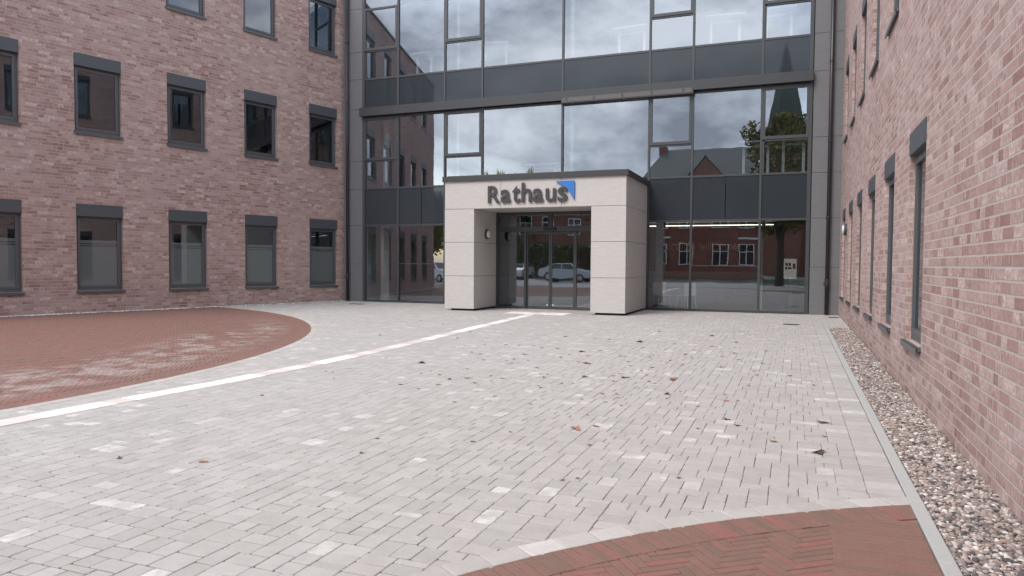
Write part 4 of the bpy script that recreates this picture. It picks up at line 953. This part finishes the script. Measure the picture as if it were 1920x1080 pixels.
hedge(-15.2, -12.2, -19, 1.0, 'low hedge mirrored in the ground-floor pane right of the porch', 5)
m = MB(); m.quad([(-15, -16, -.01), (6, -16, -.01), (6, -12.6, -.01), (-15, -12.6, -.01)]); tag(m.build('lawn', simple('grass', (.07,.10,.03), .95, 0, .3, 3)), 'strip of lawn along the street', kind='structure')
# cars
M_tyre = simple('tyre rubber', (.02,.02,.02), .8); M_cgl = simple('car window', (.03,.04,.045), .08)
def car(x, y, rz, col, label, group='cars parked behind the court'):
    t = empty('parked_car', (x, y, 0), label, 'car', group, rz); T0 = Matrix.Translation((x, y, 0)) @ Matrix.Rotation(rz, 4, 'Z')
    paint = simple('car paint', col, .25, .1, .02, coat=None) if False else simple('car paint', col, .25, .1, .02)
    prof = [(-2.15, .35), (-2.18, .75), (-2.05, .95), (-1.6, 1.02), (-1.0, 1.42), (.55, 1.46), (1.15, 1.05), (1.95, .88), (2.15, .65), (2.15, .35)]
    def hw(z): return .86 if z < 1.0 else .86-(z-1.0)*.42
    m = MB(); n = len(prof)
    for k in range(n-1):
        (a, za), (b, zb_) = prof[k], prof[k+1]
        m.quad([T0 @ Vector(p) for p in ((a, -hw(za), za), (a, hw(za), za), (b, hw(zb_), zb_), (b, -hw(zb_), zb_))])
    for s_ in (-1, 1):
        pts = [T0 @ Vector((a, s_*hw(z), z)) for a, z in prof if z <= 1.06]; m.quad(pts if s_ < 0 else pts[::-1])
        pts = [T0 @ Vector((a, s_*hw(z), z)) for a, z in ((-1.6, 1.02), (1.15, 1.05), (.55, 1.46), (-1.0, 1.42))]; m.quad(pts)
    m.build('body', paint, t, bevel=.03)
    m = MB()
    for s_ in (-1, 1):
        y_ = lambda z: s_*(hw(z)+.006)
        for q in (((-1.35, 1.06), (-.25, 1.06), (-.25, 1.38), (-.95, 1.38)), ((-.18, 1.06), (.95, 1.08), (.5, 1.40), (-.18, 1.39))): m.quad([T0 @ Vector((a, y_(z), z)) for a, z in q])
    m.quad([T0 @ Vector(p) for p in ((1.09, -.7, 1.10), (1.09, .7, 1.10), (.61, .6, 1.44), (.61, -.6, 1.44))]); m.quad([T0 @ Vector(p) for p in ((-1.56, -.7, 1.06), (-1.56, .7, 1.06), (-1.07, .6, 1.40), (-1.07, -.6, 1.40))]); m.build('window', M_cgl, t)
    for sx in (-1.35, 1.35):
        for s_ in (-1, 1):
            m = MB(); m.tube([(sx, s_*.70, .33), (sx, s_*.90, .33)], .33, 20, T=T0); w = m.build('wheel', M_tyre, t)
            m = MB(); m.tube([(sx, s_*.895, .33), (sx, s_*.912, .33)], .21, 16, T=T0); m.build('rim', simple('alloy', (.5,.5,.52), .3, .6), w)
    for s_ in (-1, 1):
        m = MB(); m.box(2.12, 2.17, s_*.62-.15, s_*.62+.15, .62, .76, T0); m.build('headlight', M_white, t)
        m = MB(); m.box(-2.2, -2.15, s_*.65-.1, s_*.65+.1, .72, .88, T0); m.build('tail_light', simple('red lens', (.5,.02,.02), .3), t)
car(-17.0, -13.0, .06, (.50,.58,.64), 'silver-blue hatchback parked sideways, mirrored in the right door sidelight')
car(-22.9, -17.6, 1.5, (.55,.57,.60), 'pale grey car mirrored nose-on in the middle of the doors')
car(-27.6, -17.8, 1.6, (.03,.035,.05), 'dark blue car mirrored in the left door leaf')
car(-25.2, -17.7, 1.55, (.06,.06,.07), 'black car mirrored between the dark blue and pale grey cars')
car(-26.6, -5.8, .3, (.75,.76,.80), 'white car mirrored at ground level beside the porch left pier')
